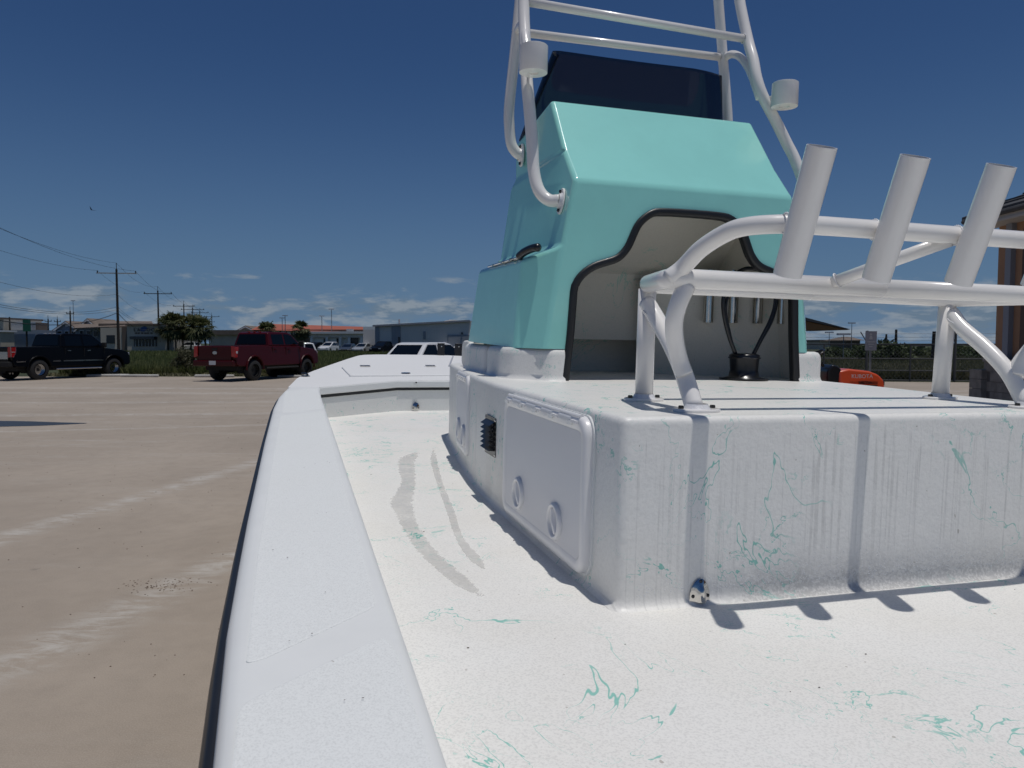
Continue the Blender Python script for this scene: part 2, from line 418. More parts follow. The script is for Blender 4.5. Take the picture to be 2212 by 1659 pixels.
# ================================================================== THE BOAT
OFF = Vector((1.42, 4.0, -1.50))                    # foot of the boat in boat coordinates
boat = bpy.data.objects.new('fishing_boat', None); COL.objects.link(boat)
boat.matrix_world = Matrix.Translation(Vector((0, 0, CAM_H)) + RB @ OFF) @ RB.to_4x4()
boat['_off'] = tuple(-OFF)
tag(boat, 'white bay boat with aqua centre console, pipework tower and rod rack, filling the foreground', 'boat')
UC = 1.42
def bpart(name, mb, m, parent=boat, **kw):
    me = mb.mesh(name) if isinstance(mb, MB) else mb
    o = bpy.data.objects.new(name, me); COL.objects.link(o); me.materials.append(m)
    o.parent = parent; o.location = tuple(-OFF) if parent is boat else (0, 0, 0)
    return o
def sub(name, mb, m, parent): return bpart(name, mb, m, parent)

# --- floor
FW = -0.577
def interp(tab, x):
    for (a, b), (c, d) in zip(tab, tab[1:]):
        if a <= x <= c: return b + (d - b) * (x - a) / (c - a)
    return tab[0][1] if x < tab[0][0] else tab[-1][1]
INNER = [(-2.5, .118), (0.6, .129), (1.6, .134), (2.7, .140), (4.7, .150), (5.07, .164)]
OUTER = [(-2.5, .00), (-1, -.02), (0, -.045), (.7, -.070), (1.0, -.083), (1.5, -.091), (2.7, -.098), (3.8, -.098), (4.4, -.085), (4.8, -.062), (5.2, -.030),
         (5.8, .017), (6.2, .078), (6.6, .155), (7.1, .262), (7.74, .405), (8.4, .565), (8.97, .715), (9.12, .765), (9.22, .83), (9.28, .92)]
SHEER = [(-2.5, -.372), (5.0, -.370), (5.8, -.360), (6.6, -.348), (7.74, -.330), (8.97, -.302), (9.4, -.297)]
fl = mkmesh('floor', [(.11, -2.4, FW), (2.73, -2.4, FW), (2.73, 5.07, FW), (2.67, 5.12, FW), (2.14, 5.52, FW), (.70, 5.52, FW), (.17, 5.12, FW), (.11, 5.07, FW)], [tuple(range(8))])
bpart('cockpit_floor', fl, M_FLOOR)

# --- hull with gunwales lofted along the length (both sides)
def gunwale_side(sgn):
    f = lambda u: u if sgn > 0 else 2 * UC - u
    vs_list = [-2.5, -1.5, -.6, 0, .35, .7, 1.0, 1.3, 1.6, 2.1, 2.7, 3.2, 3.8, 4.1, 4.4, 4.6, 4.8, 4.95, 5.07]
    mb = MB(); rows = []
    for v in vs_list:
        o_ = interp(OUTER, v); i_ = interp(INNER, v); w = interp(SHEER, v)
        prof = [(i_ + .02, FW - .01), (i_ + .012, FW + .03), (i_ + .004, w - .02), (i_ + .0, w - .009), (i_ - .005, w - .0025), (i_ - .012, w), (o_ + .034, w), (o_ + .021, w - .0015), (o_ + .011, w - .005), (o_ + .004, w - .012), (o_, w - .026), (o_ - .001, w - .04)]
        rows.append([(f(a), v, b) for a, b in prof])
    n = len(rows[0])
    fs = [(i * n + j, i * n + j + 1, (i + 1) * n + j + 1, (i + 1) * n + j) for i in range(len(rows) - 1) for j in range(n - 1)]
    mb.add([p for r in rows for p in r], fs)
    me = mb.mesh('gunwale', True); return me
for s in (1, -1):
    g = bpart('gunwale', gunwale_side(s), M_GUN)

# hull skin below the sheer
def hull():
    st = [-2.5, -1, 0, .7, 1.5, 2.7, 3.8, 4.4, 4.8, 5.2, 5.8, 6.6, 7.74, 8.97, 9.22, 9.28]
    mb = MB(); rows = []
    for v in st:
        o_ = interp(OUTER, v); w = interp(SHEER, v); bw = max(0.0, (v - 5.5) / 3.8)
        keel = -1.42 + 0.85 * bw ** 2
        half = UC - o_
        ch = -1.05 + 0.55 * bw ** 1.5
        L = [(o_ + .001, w - .03), (o_ + .03, w - .12), (o_ + .12 + .1 * bw, ch), (o_ + .16 + .12 * bw, ch - .02), (UC - .12 * half, keel), (UC, keel - .02)]
        row = [(a, v, b) for a, b in L] + [(2 * UC - a, v, b) for a, b in L[::-1][1:]]
        rows.append(row)
    n = len(rows[0])
    fs = [(i * n + j, i * n + j + 1, (i + 1) * n + j + 1, (i + 1) * n + j) for i in range(len(rows) - 1) for j in range(n - 1)]
    mb.add([p for r in rows for p in r], fs)
    mb.f.append(tuple(range(n))); mb.f.append(tuple(range((len(rows) - 1) * n, len(rows) * n)))
    return mb.mesh('hull', True)
bpart('hull', hull(), M_GEL)
# transom deck closing the stern behind the viewer
bpart('transom', MB().box((UC, -2.45, -.47), (2.7, .12, .2)), M_GEL)

# black rub rail with its moulded groove
for s in (1, -1):
    mb = MB(); f = (lambda u: u) if s > 0 else (lambda u: 2 * UC - u)
    rows = []
    for k in range(70):
        v = -2.5 + k * (9.28 + 2.5) / 69; o_ = interp(OUTER, v); w = interp(SHEER, v)
        prof = [(a * .60, b) for a, b in ((0.000, -.026), (-.010, -.024), (-.017, -.028), (-.0185, -.033), (-.016, -.037), (-.0155, -.040), (-.022, -.044), (-.0265, -.052), (-.026, -.061), (-.019, -.068), (0.0, -.070))]
        rows.append([(f(o_ + a), v, w + b) for a, b in prof])
    n = len(rows[0]); fs = [(i * n + j, i * n + j + 1, (i + 1) * n + j + 1, (i + 1) * n + j) for i in range(69) for j in range(n - 1)]
    mb.add([p for r in rows for p in r], fs); bpart('rub_rail', mb.mesh('rub_rail', True), M_RUBBER)

# nonskid panels on the port gunwale
def pad(poly, w0=-.372, h=.0020, r=.02):
    mb = MB(); pts = round_poly(poly, r, 5); n = len(pts)
    c = Vector((sum(p[0] for p in pts) / n, sum(p[1] for p in pts) / n))
    inn = []
    for i, p in enumerate(pts):
        a = Vector(pts[i - 1]); b = Vector(pts[(i + 1) % n]); t = (b - a).normalized(); nn = Vector((-t.y, t.x))
        inn.append(tuple(Vector(p) + nn * .0022))
    vs = [(x, y, w0) for x, y in pts] + [(x, y, w0 + h - .0006) for x, y in pts] + [(x, y, w0 + h) for x, y in inn]
    fs = [(i, (i + 1) % n, n + (i + 1) % n, n + i) for i in range(n)] + [(n + i, n + (i + 1) % n, 2 * n + (i + 1) % n, 2 * n + i) for i in range(n)] + [tuple(range(2 * n, 3 * n))]
    return mb.add(vs, fs)
def ccw(poly):
    a = sum(poly[i][0] * poly[(i + 1) % len(poly)][1] - poly[(i + 1) % len(poly)][0] * poly[i][1] for i in range(len(poly)))
    return poly if a > 0 else poly[::-1]
PADS = [[(-.058, 4.74), (-.060, 4.2), (-.058, 3.50), (.134, 3.67), (.141, 4.4), (.148, 5.02)],
        [(-.064, 3.38), (-.066, 2.3), (-.065, 1.3), (-.058, .862), (-.040, .868), (.110, 1.006), (.115, 1.3), (.122, 2.3), (.134, 3.57)],
        [(-.030, -.3), (-.045, .25), (-.057, .654), (-.059, .765), (.108, .905), (.117, .86), (.117, .61), (.113, .25), (.108, -.3)]]
PADS = [[(a + .007, b) if a < .05 else (a - .002, b) for a, b in P] for P in PADS]
for P in PADS:
    bpart('nonskid_panel', pad(ccw(P)), M_PAD)

# --- bow deck
def bow_deck():
    side = [(interp(OUTER, v) + .012, v) for v in (5.07, 5.2, 5.5, 5.8, 6.2, 6.6, 7.1, 7.74, 8.4, 8.97, 9.12, 9.22, 9.28)]
    mb = MB(); rows = []
    def wz(u, v): return interp(SHEER, v) + .022 * (1 - ((u - UC) / 1.5) ** 2) * min(1, max(0, (v - 5.0) / .8))
    for u0, v in side:
        N = 14; row = []
        for k in range(N + 1):
            u = u0 + (2 * UC - 2 * u0) * k / N
            row.append((u, v, wz(u, v)))
        rows.append(row)
    return rows, wz
rows, wz = bow_deck()
# top made from the side rows but with the aft edge cut to the lip line
lip = [(.164, 5.07), (.45, 5.30), (.725, 5.505), (.95, 5.505), (UC, 5.505), (1.89, 5.505), (2.115, 5.505), (2.39, 5.30), (2.676, 5.07)]
outl = [(interp(OUTER, v) + .004, v) for v in (5.07, 5.2, 5.5, 5.8, 6.0, 6.2, 6.4, 6.6, 6.85, 7.1, 7.4, 7.74, 8.1, 8.4, 8.7, 8.97, 9.06, 9.12, 9.18, 9.22, 9.26, 9.28)]
outl[0] = (interp(OUTER, 5.07) + .004, 5.07)
ring = lip[::-1] + outl + [(.97, 9.31), (UC, 9.33), (2 * UC - .97, 9.31)] + [(2 * UC - a, b) for a, b in outl[::-1]]
bm = bmesh.new(); vsr = [bm.verts.new((a, b, 0)) for a, b in ring]; bm.faces.new(vsr)
bmesh.ops.triangulate(bm, faces=bm.faces[:])
bmesh.ops.subdivide_edges(bm, edges=bm.edges[:], cuts=3, use_grid_fill=True)
for v in bm.verts: v.co.z = wz(v.co.x, v.co.y) + .0
edge = [e for e in bm.edges if e.is_boundary]
ext = bmesh.ops.extrude_edge_only(bm, edges=edge)
nv = [g for g in ext['geom'] if isinstance(g, bmesh.types.BMVert)]
for v in nv: v.co.z -= .028
bmesh.ops.recalc_face_normals(bm, faces=bm.faces[:])
me = bpy.data.meshes.new('bow_deck'); bm.to_mesh(me); bm.free(); me.shade_smooth()
bd = bpart('bow_deck', me, M_BOW); md = bd.modifiers.new('b', 'BEVEL'); md.width = .008; md.segments = 3; md.limit_method = 'ANGLE'; md.angle_limit = R_(50)
bd.modifiers.new('w', 'WEIGHTED_NORMAL')
# lip, gasket and bulkhead below the aft edge
def band(path, w0f, w1f, thick, dv):
    mb = MB(); P = path; n = len(P)
    vs = []
    for u, v in P:
        vs += [(u, v - dv, w0f(u, v)), (u, v - dv, w1f(u, v)), (u, v - dv + thick, w1f(u, v)), (u, v - dv + thick, w0f(u, v))]
    fs = []
    for i in range(n - 1):
        for j in range(4): fs.append((i * 4 + j, i * 4 + (j + 1) % 4, (i + 1) * 4 + (j + 1) % 4, (i + 1) * 4 + j))
    fs += [(0, 1, 2, 3), (4 * n - 4, 4 * n - 3, 4 * n - 2, 4 * n - 1)]
    return mb.add(vs, fs)
lipo = bpart('deck_lip', band(lip, lambda u, v: wz(u, v) - .004, lambda u, v: wz(u, v) - .052, .03, .006), M_GEL); bevel(lipo, .006, 3)
bpart('gasket', band(lip, lambda u, v: wz(u, v) - .053, lambda u, v: wz(u, v) - .072, .02, .003), M_RUBBER)
bpart('bulkhead', band(lip, lambda u, v: wz(u, v) - .05, lambda u, v: FW, .02, -.005), M_LINER)
# raised locker lid, hinge plates, latch, cleat
lid = MB().prism([(.41, 5.84), (1.60, 5.84), (1.60, 6.88), (.41, 6.88)], -.345, -.322)
for i, (x, y, z) in enumerate(lid.v):
    lid.v[i] = (x, y, wz(x, y) - (.01 if z < -.33 else -.014))
lo = bpart('locker_lid', lid, M_BOW); bevel(lo, .006, 3)
lid2 = MB().prism([(1.70, 5.84), (2.40, 5.84), (2.40, 6.88), (1.70, 6.88)], -.345, -.322)
for i, (x, y, z) in enumerate(lid2.v): lid2.v[i] = (x, y, wz(x, y) - (.01 if z < -.33 else -.014))
bevel(bpart('locker_lid', lid2, M_BOW), .006, 3)
for u in (.615, 1.207):
    h = MB(); z = wz(u, 6.86) + .014
    h.box((u, 6.84, z + .003), (.09, .035, .006)); h.tube([(u - .045, 6.885, z + .006), (u + .045, 6.885, z + .006)], .006, 8); h.box((u, 6.93, z - .008), (.09, .04, .006))
    ho = bpart('hinge', h, M_STEEL)
    for dx in (-.03, 0, .03): sub('screw', MB().lathe([(.006, 0), (.006, .002), (0, .0025)], 8, Matrix.Translation((u + dx, 6.84, z + .006))), M_BOLT, ho)
h = MB().lathe([(.0, .004), (.030, .004), (.036, .002), (.037, -.003)], 20, Matrix.Translation((.854, 5.97, wz(.854, 5.97) + .017)))
bpart('lift_ring', h, M_STEEL)
cl = MB(); cz = wz(.09, 5.99)
cl.lathe([(.0, .006), (.030, .006), (.036, .001)], 18, Matrix.Translation((.085, 5.99, cz)) @ Matrix.Diagonal((1, 1.6, 1, 1)))
cl.tube([(.06, 6.04, cz + .017), (.085, 5.99, cz + .020), (.10, 5.94, cz + .017)], .008, 8)
bpart('cleat', cl, M_BLACK)
rg = MB().tube([(1.42, 7.05, wz(1.42, 7.05) + .004), (1.86, 9.0, wz(1.86, 9.0) + .004)], .009, 8)
bpart('deck_seam', rg, M_GREY)
for u in (1.765, 1.985):
    b = MB().box((u, 9.28, -.21), (.085, .05, .17)); b.box((u, 9.28, -.297), (.11, .10, .012))
    bo = bpart('bow_bracket', b, M_BLACK); bevel(bo, .012, 3)
    sub('bolt', MB().lathe([(.008, 0), (.008, .004), (0, .005)], 8, Matrix.Translation((u, 9.25, -.165)) @ Matrix.Rotation(R_(90), 4, 'X')), M_STEEL, bo)
# small recessed latch in the lip
la = MB().box((.868, 5.494, -.372), (.035, .012, .022)); bpart('latch', la, M_GEL)
bpart('latch_pin', MB().box((.862, 5.486, -.366), (.010, .006, .009)), M_BOLT)

# --- raised platform under the console
def loft_ring(ring, levels, cap=True):
    """ring: (x,y) outline; levels: (inset, z)"""
    n = len(ring); mb = MB(); R2 = [Vector(p) for p in ring]; N = []
    for i in range(n):
        t = (R2[(i + 1) % n] - R2[i - 1]).normalized(); N.append(Vector((-t.y, t.x)))
    vs = []
    for ins, z in levels: vs += [(*(R2[i] + N[i] * ins), z) for i in range(n)]
    fs = []
    for k in range(len(levels) - 1):
        for i in range(n): fs.append((k * n + i, k * n + (i + 1) % n, (k + 1) * n + (i + 1) % n, (k + 1) * n + i))
    if cap: fs.append(tuple(range((len(levels) - 1) * n, len(levels) * n)))
    return mb.add(vs, fs)
left = [(.655, 1.426), (.655, 2.0), (.655, 2.45), (.672, 2.75), (.695, 3.0), (.728, 3.3), (.765, 3.6), (.805, 3.93), (.835, 4.13)]
right = [(2.06, 1.426), (2.07, 1.8), (2.10, 2.1), (2.13, 2.4), (2.14, 3.0), (2.11, 3.5), (2.05, 3.93), (2.02, 4.13)]
ring = ccw([*left, (.93, 4.26), (1.92, 4.26), *right[::-1]])
ring = round_poly(ring, .024, 5)
T = -.167
plat = loft_ring(ring, [(-.016, FW), (-.012, FW + .002), (-.004, FW + .008), (-.0005, FW + .018), (0, FW + .03), (.0, T - .017), (.001, T - .011), (.004, T - .0055), (.009, T - .002), (.015, T - .0004), (.022, T)])
platform = bpart('platform', plat.mesh('platform', True), M_BOX)

# --- access hatches on the port side of the platform
def hatch(u, v0, v1, w0, w1, knobs, yaw=0.0, pivot=None):
    """outward is -u. v0<v1, w0<w1"""
    def P(du, v, w):
        return (u - du, v, w)
    root_v = MB()
    out = rrect(v0, v1, w0, w1, .045); inn = rrect(v0 + .010, v1 - .010, w0 + .010, w1 - .010, .038); inn2 = rrect(v0 + .030, v1 - .030, w0 + .030, w1 - .034, .022)
    n = len(out)
    def lv(ring, du): return [P(du, a, b) for a, b in ring]
    inn1 = rrect(v0 + .022, v1 - .022, w0 + .022, w1 - .026, .028)
    rings = [lv(out, 0), lv(out, .012), lv(rrect(v0 + .003, v1 - .003, w0 + .003, w1 - .003, .043), .018), lv(inn, .021), lv(inn1, .020), lv(inn2, .016)]
    vs = [p for r in rings for p in r]; fs = []
    for k in range(len(rings) - 1):
        for i in range(n): fs.append((k * n + i, k * n + (i + 1) % n, (k + 1) * n + (i + 1) % n, (k + 1) * n + i))
    root_v.add(vs, fs)
    ho = bpart('access_hatch', root_v.mesh('hatch', True), M_HATCH)
    # flange plate against the wall
    fl = MB().prism([(a, b) for a, b in rrect(v0 - .008, v1 + .008, w0 - .006, w1 + .004, .05)], 0, .005, Matrix(((0, 0, -1, u + .004), (1, 0, 0, 0), (0, 1, 0, 0), (0, 0, 0, 1))))
    sub('flange', fl, M_GEL, ho)
    pn = MB(); pn.add([P(.0165, a, b) for a, b in inn2] , [tuple(range(n))])
    sub('panel', pn, M_KNURL, ho)
    L = v1 - v0
    for k in range(5):
        c = v0 + .075 + (L - .14) * k / 4
        hk = MB().box((u - .021, c - .012, w1 - .0135), (.012, .036, .007)); hk.tube([(u - .014, c - .033, w1 - .001), (u - .014, c + .018, w1 - .001)], .0060, 10)
        sub('hinge', hk, M_HATCH, ho)
        sub('hinge_slot', MB().box((u - .0225, c + .022, w1 - .020), (.003, .028, .009)), M_GEL, ho)
    sub('hinge_pin', MB().tube([(u - .013, v0 + .04, w1 - .001), (u - .013, v1 - .04, w1 - .001)], .0055, 10), M_HATCH, ho)
    for kv, kw in knobs:
        M = Matrix(((0, 0, -1, u - .016), (1, 0, 0, kv), (0, 1, 0, kw), (0, 0, 0, 1)))
        kb = MB().lathe([(.048, 0), (.0475, .006), (.0445, .011), (.039, .0115), (.036, .008), (.035, .0035), (.031, .0012), (0, .001)], 32, M)
        ko = sub('knob_cup', kb.mesh('k', True), M_HATCH, ho)
        gr = MB(); a = R_(62)
        M2 = M @ Matrix.Rotation(a, 4, 'Z')
        gr.add([M2 @ Vector(p) for p in [(-.034, -.011, .001), (0, -.006, .001), (.034, -.011, .001), (.034, .011, .001), (0, .006, .001), (-.034, .011, .001),
                                         (-.032, -.006, .0095), (0, -.0028, .0125), (.032, -.006, .0095), (.032, .006, .0095), (0, .0028, .0125), (-.032, .006, .0095)]],
               [(6, 7, 10, 11), (7, 8, 9, 10), (0, 1, 7, 6), (1, 2, 8, 7), (2, 3, 9, 8), (3, 4, 10, 9), (4, 5, 11, 10), (5, 0, 6, 11)])
        g = sub('knob_grip', gr, M_HATCH, ho); bevel(g, .002, 2, 30)
    return ho
h1 = hatch(.651, 1.572, 2.262, -.553, -.186, [(2.085, -.464), (1.765, -.468)])
h1['label'] = 'large white access hatch nearest the rear corner of the platform'
h2 = hatch(.702, 3.015, 3.43, -.515, -.175, [(3.31, -.425), (3.12, -.435)])
h2['label'] = 'far white access hatch past the black vent'
h2.rotation_euler = (0, 0, R_(-5.5))
# rotate the second hatch about its own wall point
pv = Vector((.702, 3.0, 0)); rot = Matrix.Rotation(R_(-6.0), 3, 'Z')
h2.rotation_euler = rot.to_euler(); h2.location = Vector(-OFF) + (pv - rot @ pv)

# --- black louvred vent
vb = MB().prism(rrect(2.432, 2.582, -.418, -.284, .008, 3), 0, .006, Matrix(((0, 0, -1, .659), (1, 0, 0, 0), (0, 1, 0, 0), (0, 0, 0, 1))))
vo = bpart('louvre_vent', vb, M_BLACK)
for k in range(6):
    z = -.305 - k * .0168
    lvv = MB().add([(.652, 2.447, z + .008), (.652, 2.567, z + .008), (.632, 2.567, z - .006), (.632, 2.447, z - .006), (.652, 2.447, z - .008), (.652, 2.567, z - .008)],
                   [(0, 1, 2, 3), (3, 2, 5, 4), (0, 3, 4), (1, 5, 2), (0, 4, 5, 1)])
    sub('louvre', lvv, M_BLACK, vo)
for a, b in ((2.44, -.292), (2.574, -.292), (2.44, -.410), (2.574, -.410)):
    sub('screw', MB().lathe([(.0045, 0), (.0035, .0018), (0, .002)], 8, Matrix(((0, 0, -1, .653), (1, 0, 0, a), (0, 1, 0, b), (0, 0, 0, 1)))), M_STEEL, vo)

# --- clamshell drain covers
def clamshell(u, v, w, s):
    n = 14; prof = []
    for k in range(n + 1):
        t = k / n; a = math.pi * t
        x = -math.cos(a) * .026 * (1 if t in (0, 1) else 1.0); z = (1 - abs(2 * t - 1) ** 1.8) * .052
        prof.append((x * s, z * s))
    mb = MB(); base = [(u + x, v - .0015, w + z) for x, z in prof]; raised = [(u + x * .93, v - .0035, w + z * .96 + .001) for x, z in prof]
    shell1 = [(u + x * .62, v - .005, w + z * .80) for x, z in prof]; shell2 = [(u + x * .40, v - .014 * s, w + z * .62) for x, z in prof]; shell3 = [(u + x * .16, v - .017 * s, w + z * .45) for x, z in prof]
    R5 = [base, raised, shell1, shell2, shell3]; m_ = n + 1; vs = [p for r in R5 for p in r]
    fs = [(k * m_ + i, k * m_ + i + 1, (k + 1) * m_ + i + 1, (k + 1) * m_ + i) for k in range(4) for i in range(n)] + [tuple(range(4 * m_, 5 * m_))]
    mb.add(vs, fs); o = bpart('clamshell_drain', mb.mesh('c', True), M_STEEL)
    for dx, dz in ((0, .046), (-.019, .012), (.019, .012)):
        sub('screw', MB().lathe([(.0042 * s, 0), (.0042 * s, .0015), (0, .003)], 10, Matrix(((1, 0, 0, u + dx * s), (0, 0, -1, v - .004), (0, 1, 0, w + dz * s), (0, 0, 0, 1)))), M_BOLT, o)
    return o
clamshell(.848, 1.424, -.583 + .014, .95); clamshell(.863, 5.50, -.568, 1.1)

# ---------------------------------------------------------------- console
CU = 1.45
def mir(p): return (2 * CU - p[0], p[1], p[2])
DOOR = [(.955, -.166), (.972, .018), (.980, .162), (.989, .195), (1.004, .220), (1.028, .244), (1.062, .266), (1.095, .279), (1.127, .289), (1.150, .298), (1.170, .312), (1.192, .339),
        (1.205, .366), (1.218, .396), (1.230, .420), (1.248, .443), (1.276, .466), (1.300, .478), (1.328, .484), (1.407, .487)]
DOOR = DOOR + [(2 * 1.4665 - a, b) for a, b in DOOR[::-1]]
VR = 2.62
L = dict(a0=(.885, VR, -.05), a1=(.940, VR, .330), a2=(.985, VR, .572), c0=(.800, 2.74, -.05), c1=(.826, 2.745, .283), d0=(.775, 3.42, -.035), d1=(.800, 3.33, .283),
         s2=(.905, 3.36, .330), e2=(.982, 2.742, .702), e3=(.955, 3.375, .670), f1=(.988, 2.925, .943), f2=(.962, 3.34, .860), g1=(.972, 3.36, .700))
bm = bmesh.new(); V = {}
for k, p in L.items(): V[k] = bm.verts.new(p); V[k + 'r'] = bm.verts.new(mir(p))
dv = [bm.verts.new((a, VR, b)) for a, b in [(d[0], max(d[1], -.05)) for d in DOOR[1:-1]]]
dv = [bm.verts.new((.9665, VR, -.05))] + dv + [bm.verts.new((2 * 1.4665 - .9665, VR, -.05))]
rear = [V['a0'], V['a1'], V['a2'], V['a2r'], V['a1r'], V['a0r']] + dv[::-1]
bm.faces.new(rear)
for s in ('', 'r'):
    g = lambda k: V[k + s]
    for f in (('a0', 'c0', 'c1', 'a1'), ('c0', 'd0', 'd1', 'c1'), ('a1', 'c1', 'd1', 's2'), ('a1', 's2', 'e3', 'e2', 'a2'), ('e2', 'g1', 'f2', 'f1'), ('e2', 'e3', 'g1')):
        bm.faces.new([g(k) for k in f])
bm.faces.new([V['a2'], V['e2'], V['e2r'], V['a2r']]); bm.faces.new([V['e2'], V['f1'], V['f1r'], V['e2r']])
bm.faces.new([V['f1'], V['f2'], V['f2r'], V['f1r']]); bm.faces.new([V['f2'], V['g1'], V['g1r'], V['f2r']])
bm.faces.new([V['g1'], V['e3'], V['e3r'], V['g1r']]); bm.faces.new([V['e3'], V['s2'], V['s2r'], V['e3r']])
bm.faces.new([V['s2'], V['d1'], V['d1r'], V['s2r']]); bm.faces.new([V['d1'], V['d0'], V['d0r'], V['d1r']])
bmesh.ops.recalc_face_normals(bm, faces=bm.faces[:])
bw = bm.edges.layers.float.new('bevel_weight_edge')
for e in bm.edges:
    if len(e.link_faces) == 2: e[bw] = 1.0 if e.calc_face_angle(0) > R_(7) else 0
me = bpy.data.meshes.new('console'); bm.to_mesh(me); bm.free()
console = bpart('console', me, M_AQUA); bevel(console, .018, 4, weight=True)
console['label'] = 'glossy aqua centre console with an open doorway at its rear'

# white base with moulded recess on the port side
base_ring = ccw([(.905, 2.612), (.790, 2.735), (.772, 2.80), (.768, 2.96), (.772, 3.045), (.812, 3.06), (.812, 3.115), (.782, 3.13), (.778, 3.40), (.80, 3.60), (1.0, 3.72), (2 * CU - 1.0, 3.72), (2 * CU - .80, 3.6), (2 * CU - .775, 3.1),
                 (2 * CU - .78, 2.68), (2 * CU - .82, 2.612)])
base_ring = round_poly(base_ring, .022, 4)
# front wall is cut by the doorway: build the ring without its rear opening
def base_mesh():
    n = len(base_ring); lev = [(-.012, T - .002), (-.004, T + .006), (0, T + .02), (.0, -.075), (.004, -.060), (.012, -.050), (.028, -.046)]
    mb = loft_ring(base_ring, lev, cap=False)
    keep = []
    for f in mb.f:
        c = [sum(mb.v[i][k] for i in f) / len(f) for k in range(3)]
        if .9 < c[0] < 2.03 and c[1] < 2.66 and False: continue
        keep.append(f)
    mb.f = keep; return mb
mb = base_mesh()
bm = bmesh.new(); me = mb.mesh('base'); bm.from_mesh(me)
for x, s in ((.963, 1), (1.972, -1)):
    geom = bm.verts[:] + bm.edges[:] + bm.faces[:]
    bmesh.ops.bisect_plane(bm, geom=geom, plane_co=(x, 0, 0), plane_no=(1, 0, 0))
dele = [f for f in bm.faces if .963 < f.calc_center_median().x < 1.972 and f.calc_center_median().y < 2.75]
bmesh.ops.delete(bm, geom=dele, context='FACES'); bm.to_mesh(me); bm.free(); me.shade_smooth()
cb = bpart('console_base', me, M_BASE)
# round lug with black grommet further forward
lug = MB().prism(round_poly([(-.10, 0), (.10, 0), (.085, .132), (-.085, .132)], .05, 6), 0, .03, Matrix(((0, 0, -1, .862), (1, 0, 0, 3.72), (0, 1, 0, T), (0, 0, 0, 1))))
lg = bpart('base_lug', lug, M_BASE); bevel(lg, .010, 3)
sub('grommet', MB().lathe([(.030, 0), (.030, .008), (.018, .008), (.018, .0)], 18, Matrix(((0, 0, -1, .834), (1, 0, 0, 3.66), (0, 1, 0, T + .058), (0, 0, 0, 1)))), M_BLACK, lg)

# doorway trim
def trim():
    path = [(a, b) for a, b in DOOR]
    P = smooth_path([(a, VR, b) for a, b in path], 2)
    mb = MB(); n = len(P); vs = []
    for i, p in enumerate(P):
        t = (P[min(n - 1, i + 1)] - P[max(0, i - 1)]).normalized(); nn = Vector((t.z, 0, -t.x))   # points into the opening
        for a, b in ((-.004, -.004), (-.002, -.009), (.006, -.011), (.018, -.011), (.024, -.007), (.024, .022), (.018, .024), (-.004, .012)):
            vs.append(tuple(p + nn * a + Vector((0, b, 0))))
    m_ = 8
    fs = [(i * m_ + j, i * m_ + (j + 1) % m_, (i + 1) * m_ + (j + 1) % m_, (i + 1) * m_ + j) for i in range(n - 1) for j in range(m_)]
    return mb.add(vs, fs).mesh('trim', True)
sub('door_trim', trim(), M_RUBBER, console)
# inside of the console
ib = MB()
x0, x1, y0, zf, zc = .845, 2.065, 2.632, T - .001, .60
ib.add([(x0, 2.76, zf), (x0, 3.39, zf), (x0 + .03, 3.3, .27), (x0 + .03, 2.76, .27)], [(0, 1, 2, 3)])
ib.add([(.925, y0, zf), (x0, 2.76, zf), (x0 + .03, 2.76, .27), (.955, y0, .27)], [(0, 1, 2, 3)])
ib.add([(x1, 2.76, zf), (x1, 3.39, zf), (x1 - .03, 3.3, .27), (x1 - .03, 2.76, .27)], [(0, 1, 2, 3)])
ib.add([(1.985, y0, zf), (x1, 2.76, zf), (x1 - .03, 2.76, .27), (1.95, y0, .27)], [(0, 1, 2, 3)])
ib.add([(.99, y0, .27), (.99, 3.3, .27), (.99, 3.0, .62), (.99, y0, .56)], [(0, 1, 2, 3)])
ib.add([(1.91, y0, .27), (1.91, 3.3, .27), (1.91, 3.0, .62), (1.91, y0, .56)], [(0, 1, 2, 3)])
ib.add([(.955, y0, .275), (.99, y0, .275), (.99, 3.3, .275), (x0, 3.3, .275)], [(0, 1, 2, 3)])
ib.add([(1.95, y0, .275), (1.91, y0, .275), (1.91, 3.3, .275), (x1, 3.3, .275)], [(0, 1, 2, 3)])
ib.add([(.99, 3.15, .315), (1.91, 3.15, .315), (1.91, 2.86, .60), (.99, 2.86, .60)], [(0, 1, 2, 3)])
ib.add([(.99, 2.86, .60), (1.91, 2.86, .60), (1.91, y0, .555), (.99, y0, .555)], [(0, 1, 2, 3)])
ib.add([(x0, 3.22, -.015), (x1, 3.22, -.015), (x1, 3.19, .285), (x0, 3.19, .285)], [(0, 1, 2, 3)])
ib.add([(x0, 3.19, .285), (x1, 3.19, .285), (x1, 3.15, .315), (x0, 3.15, .315)], [(0, 1, 2, 3)])
ib.add([(x0, 3.22, -.015), (1.62, 3.22, -.015), (1.62, 3.39, -.015), (x0, 3.39, -.015)], [(0, 1, 2, 3)])
ib.add([(x0, 3.39, -.015), (1.62, 3.39, -.015), (1.62, 3.39, zf), (x0, 3.39, zf)], [(0, 1, 2, 3)])
ib.add([(1.62, 3.22, -.015), (x1, 3.22, -.015), (x1, 3.24, zf), (1.62, 3.24, zf)], [(0, 1, 2, 3)])
ib.add([(1.62, 3.39, -.015), (1.62, 3.22, -.015), (1.62, 3.24, zf), (1.62, 3.39, zf)], [(0, 1, 2, 3)])
ib.add([(1.50, 3.10, .26), (x1, 2.86, .26), (x1, 2.86, zf), (1.56, 3.16, zf)], [(0, 1, 2, 3)])
ib.add([(1.50, 3.10, .26), (x1, 2.86, .26), (x1, 3.19, .262), (1.50, 3.19, .262)], [(0, 1, 2, 3)])
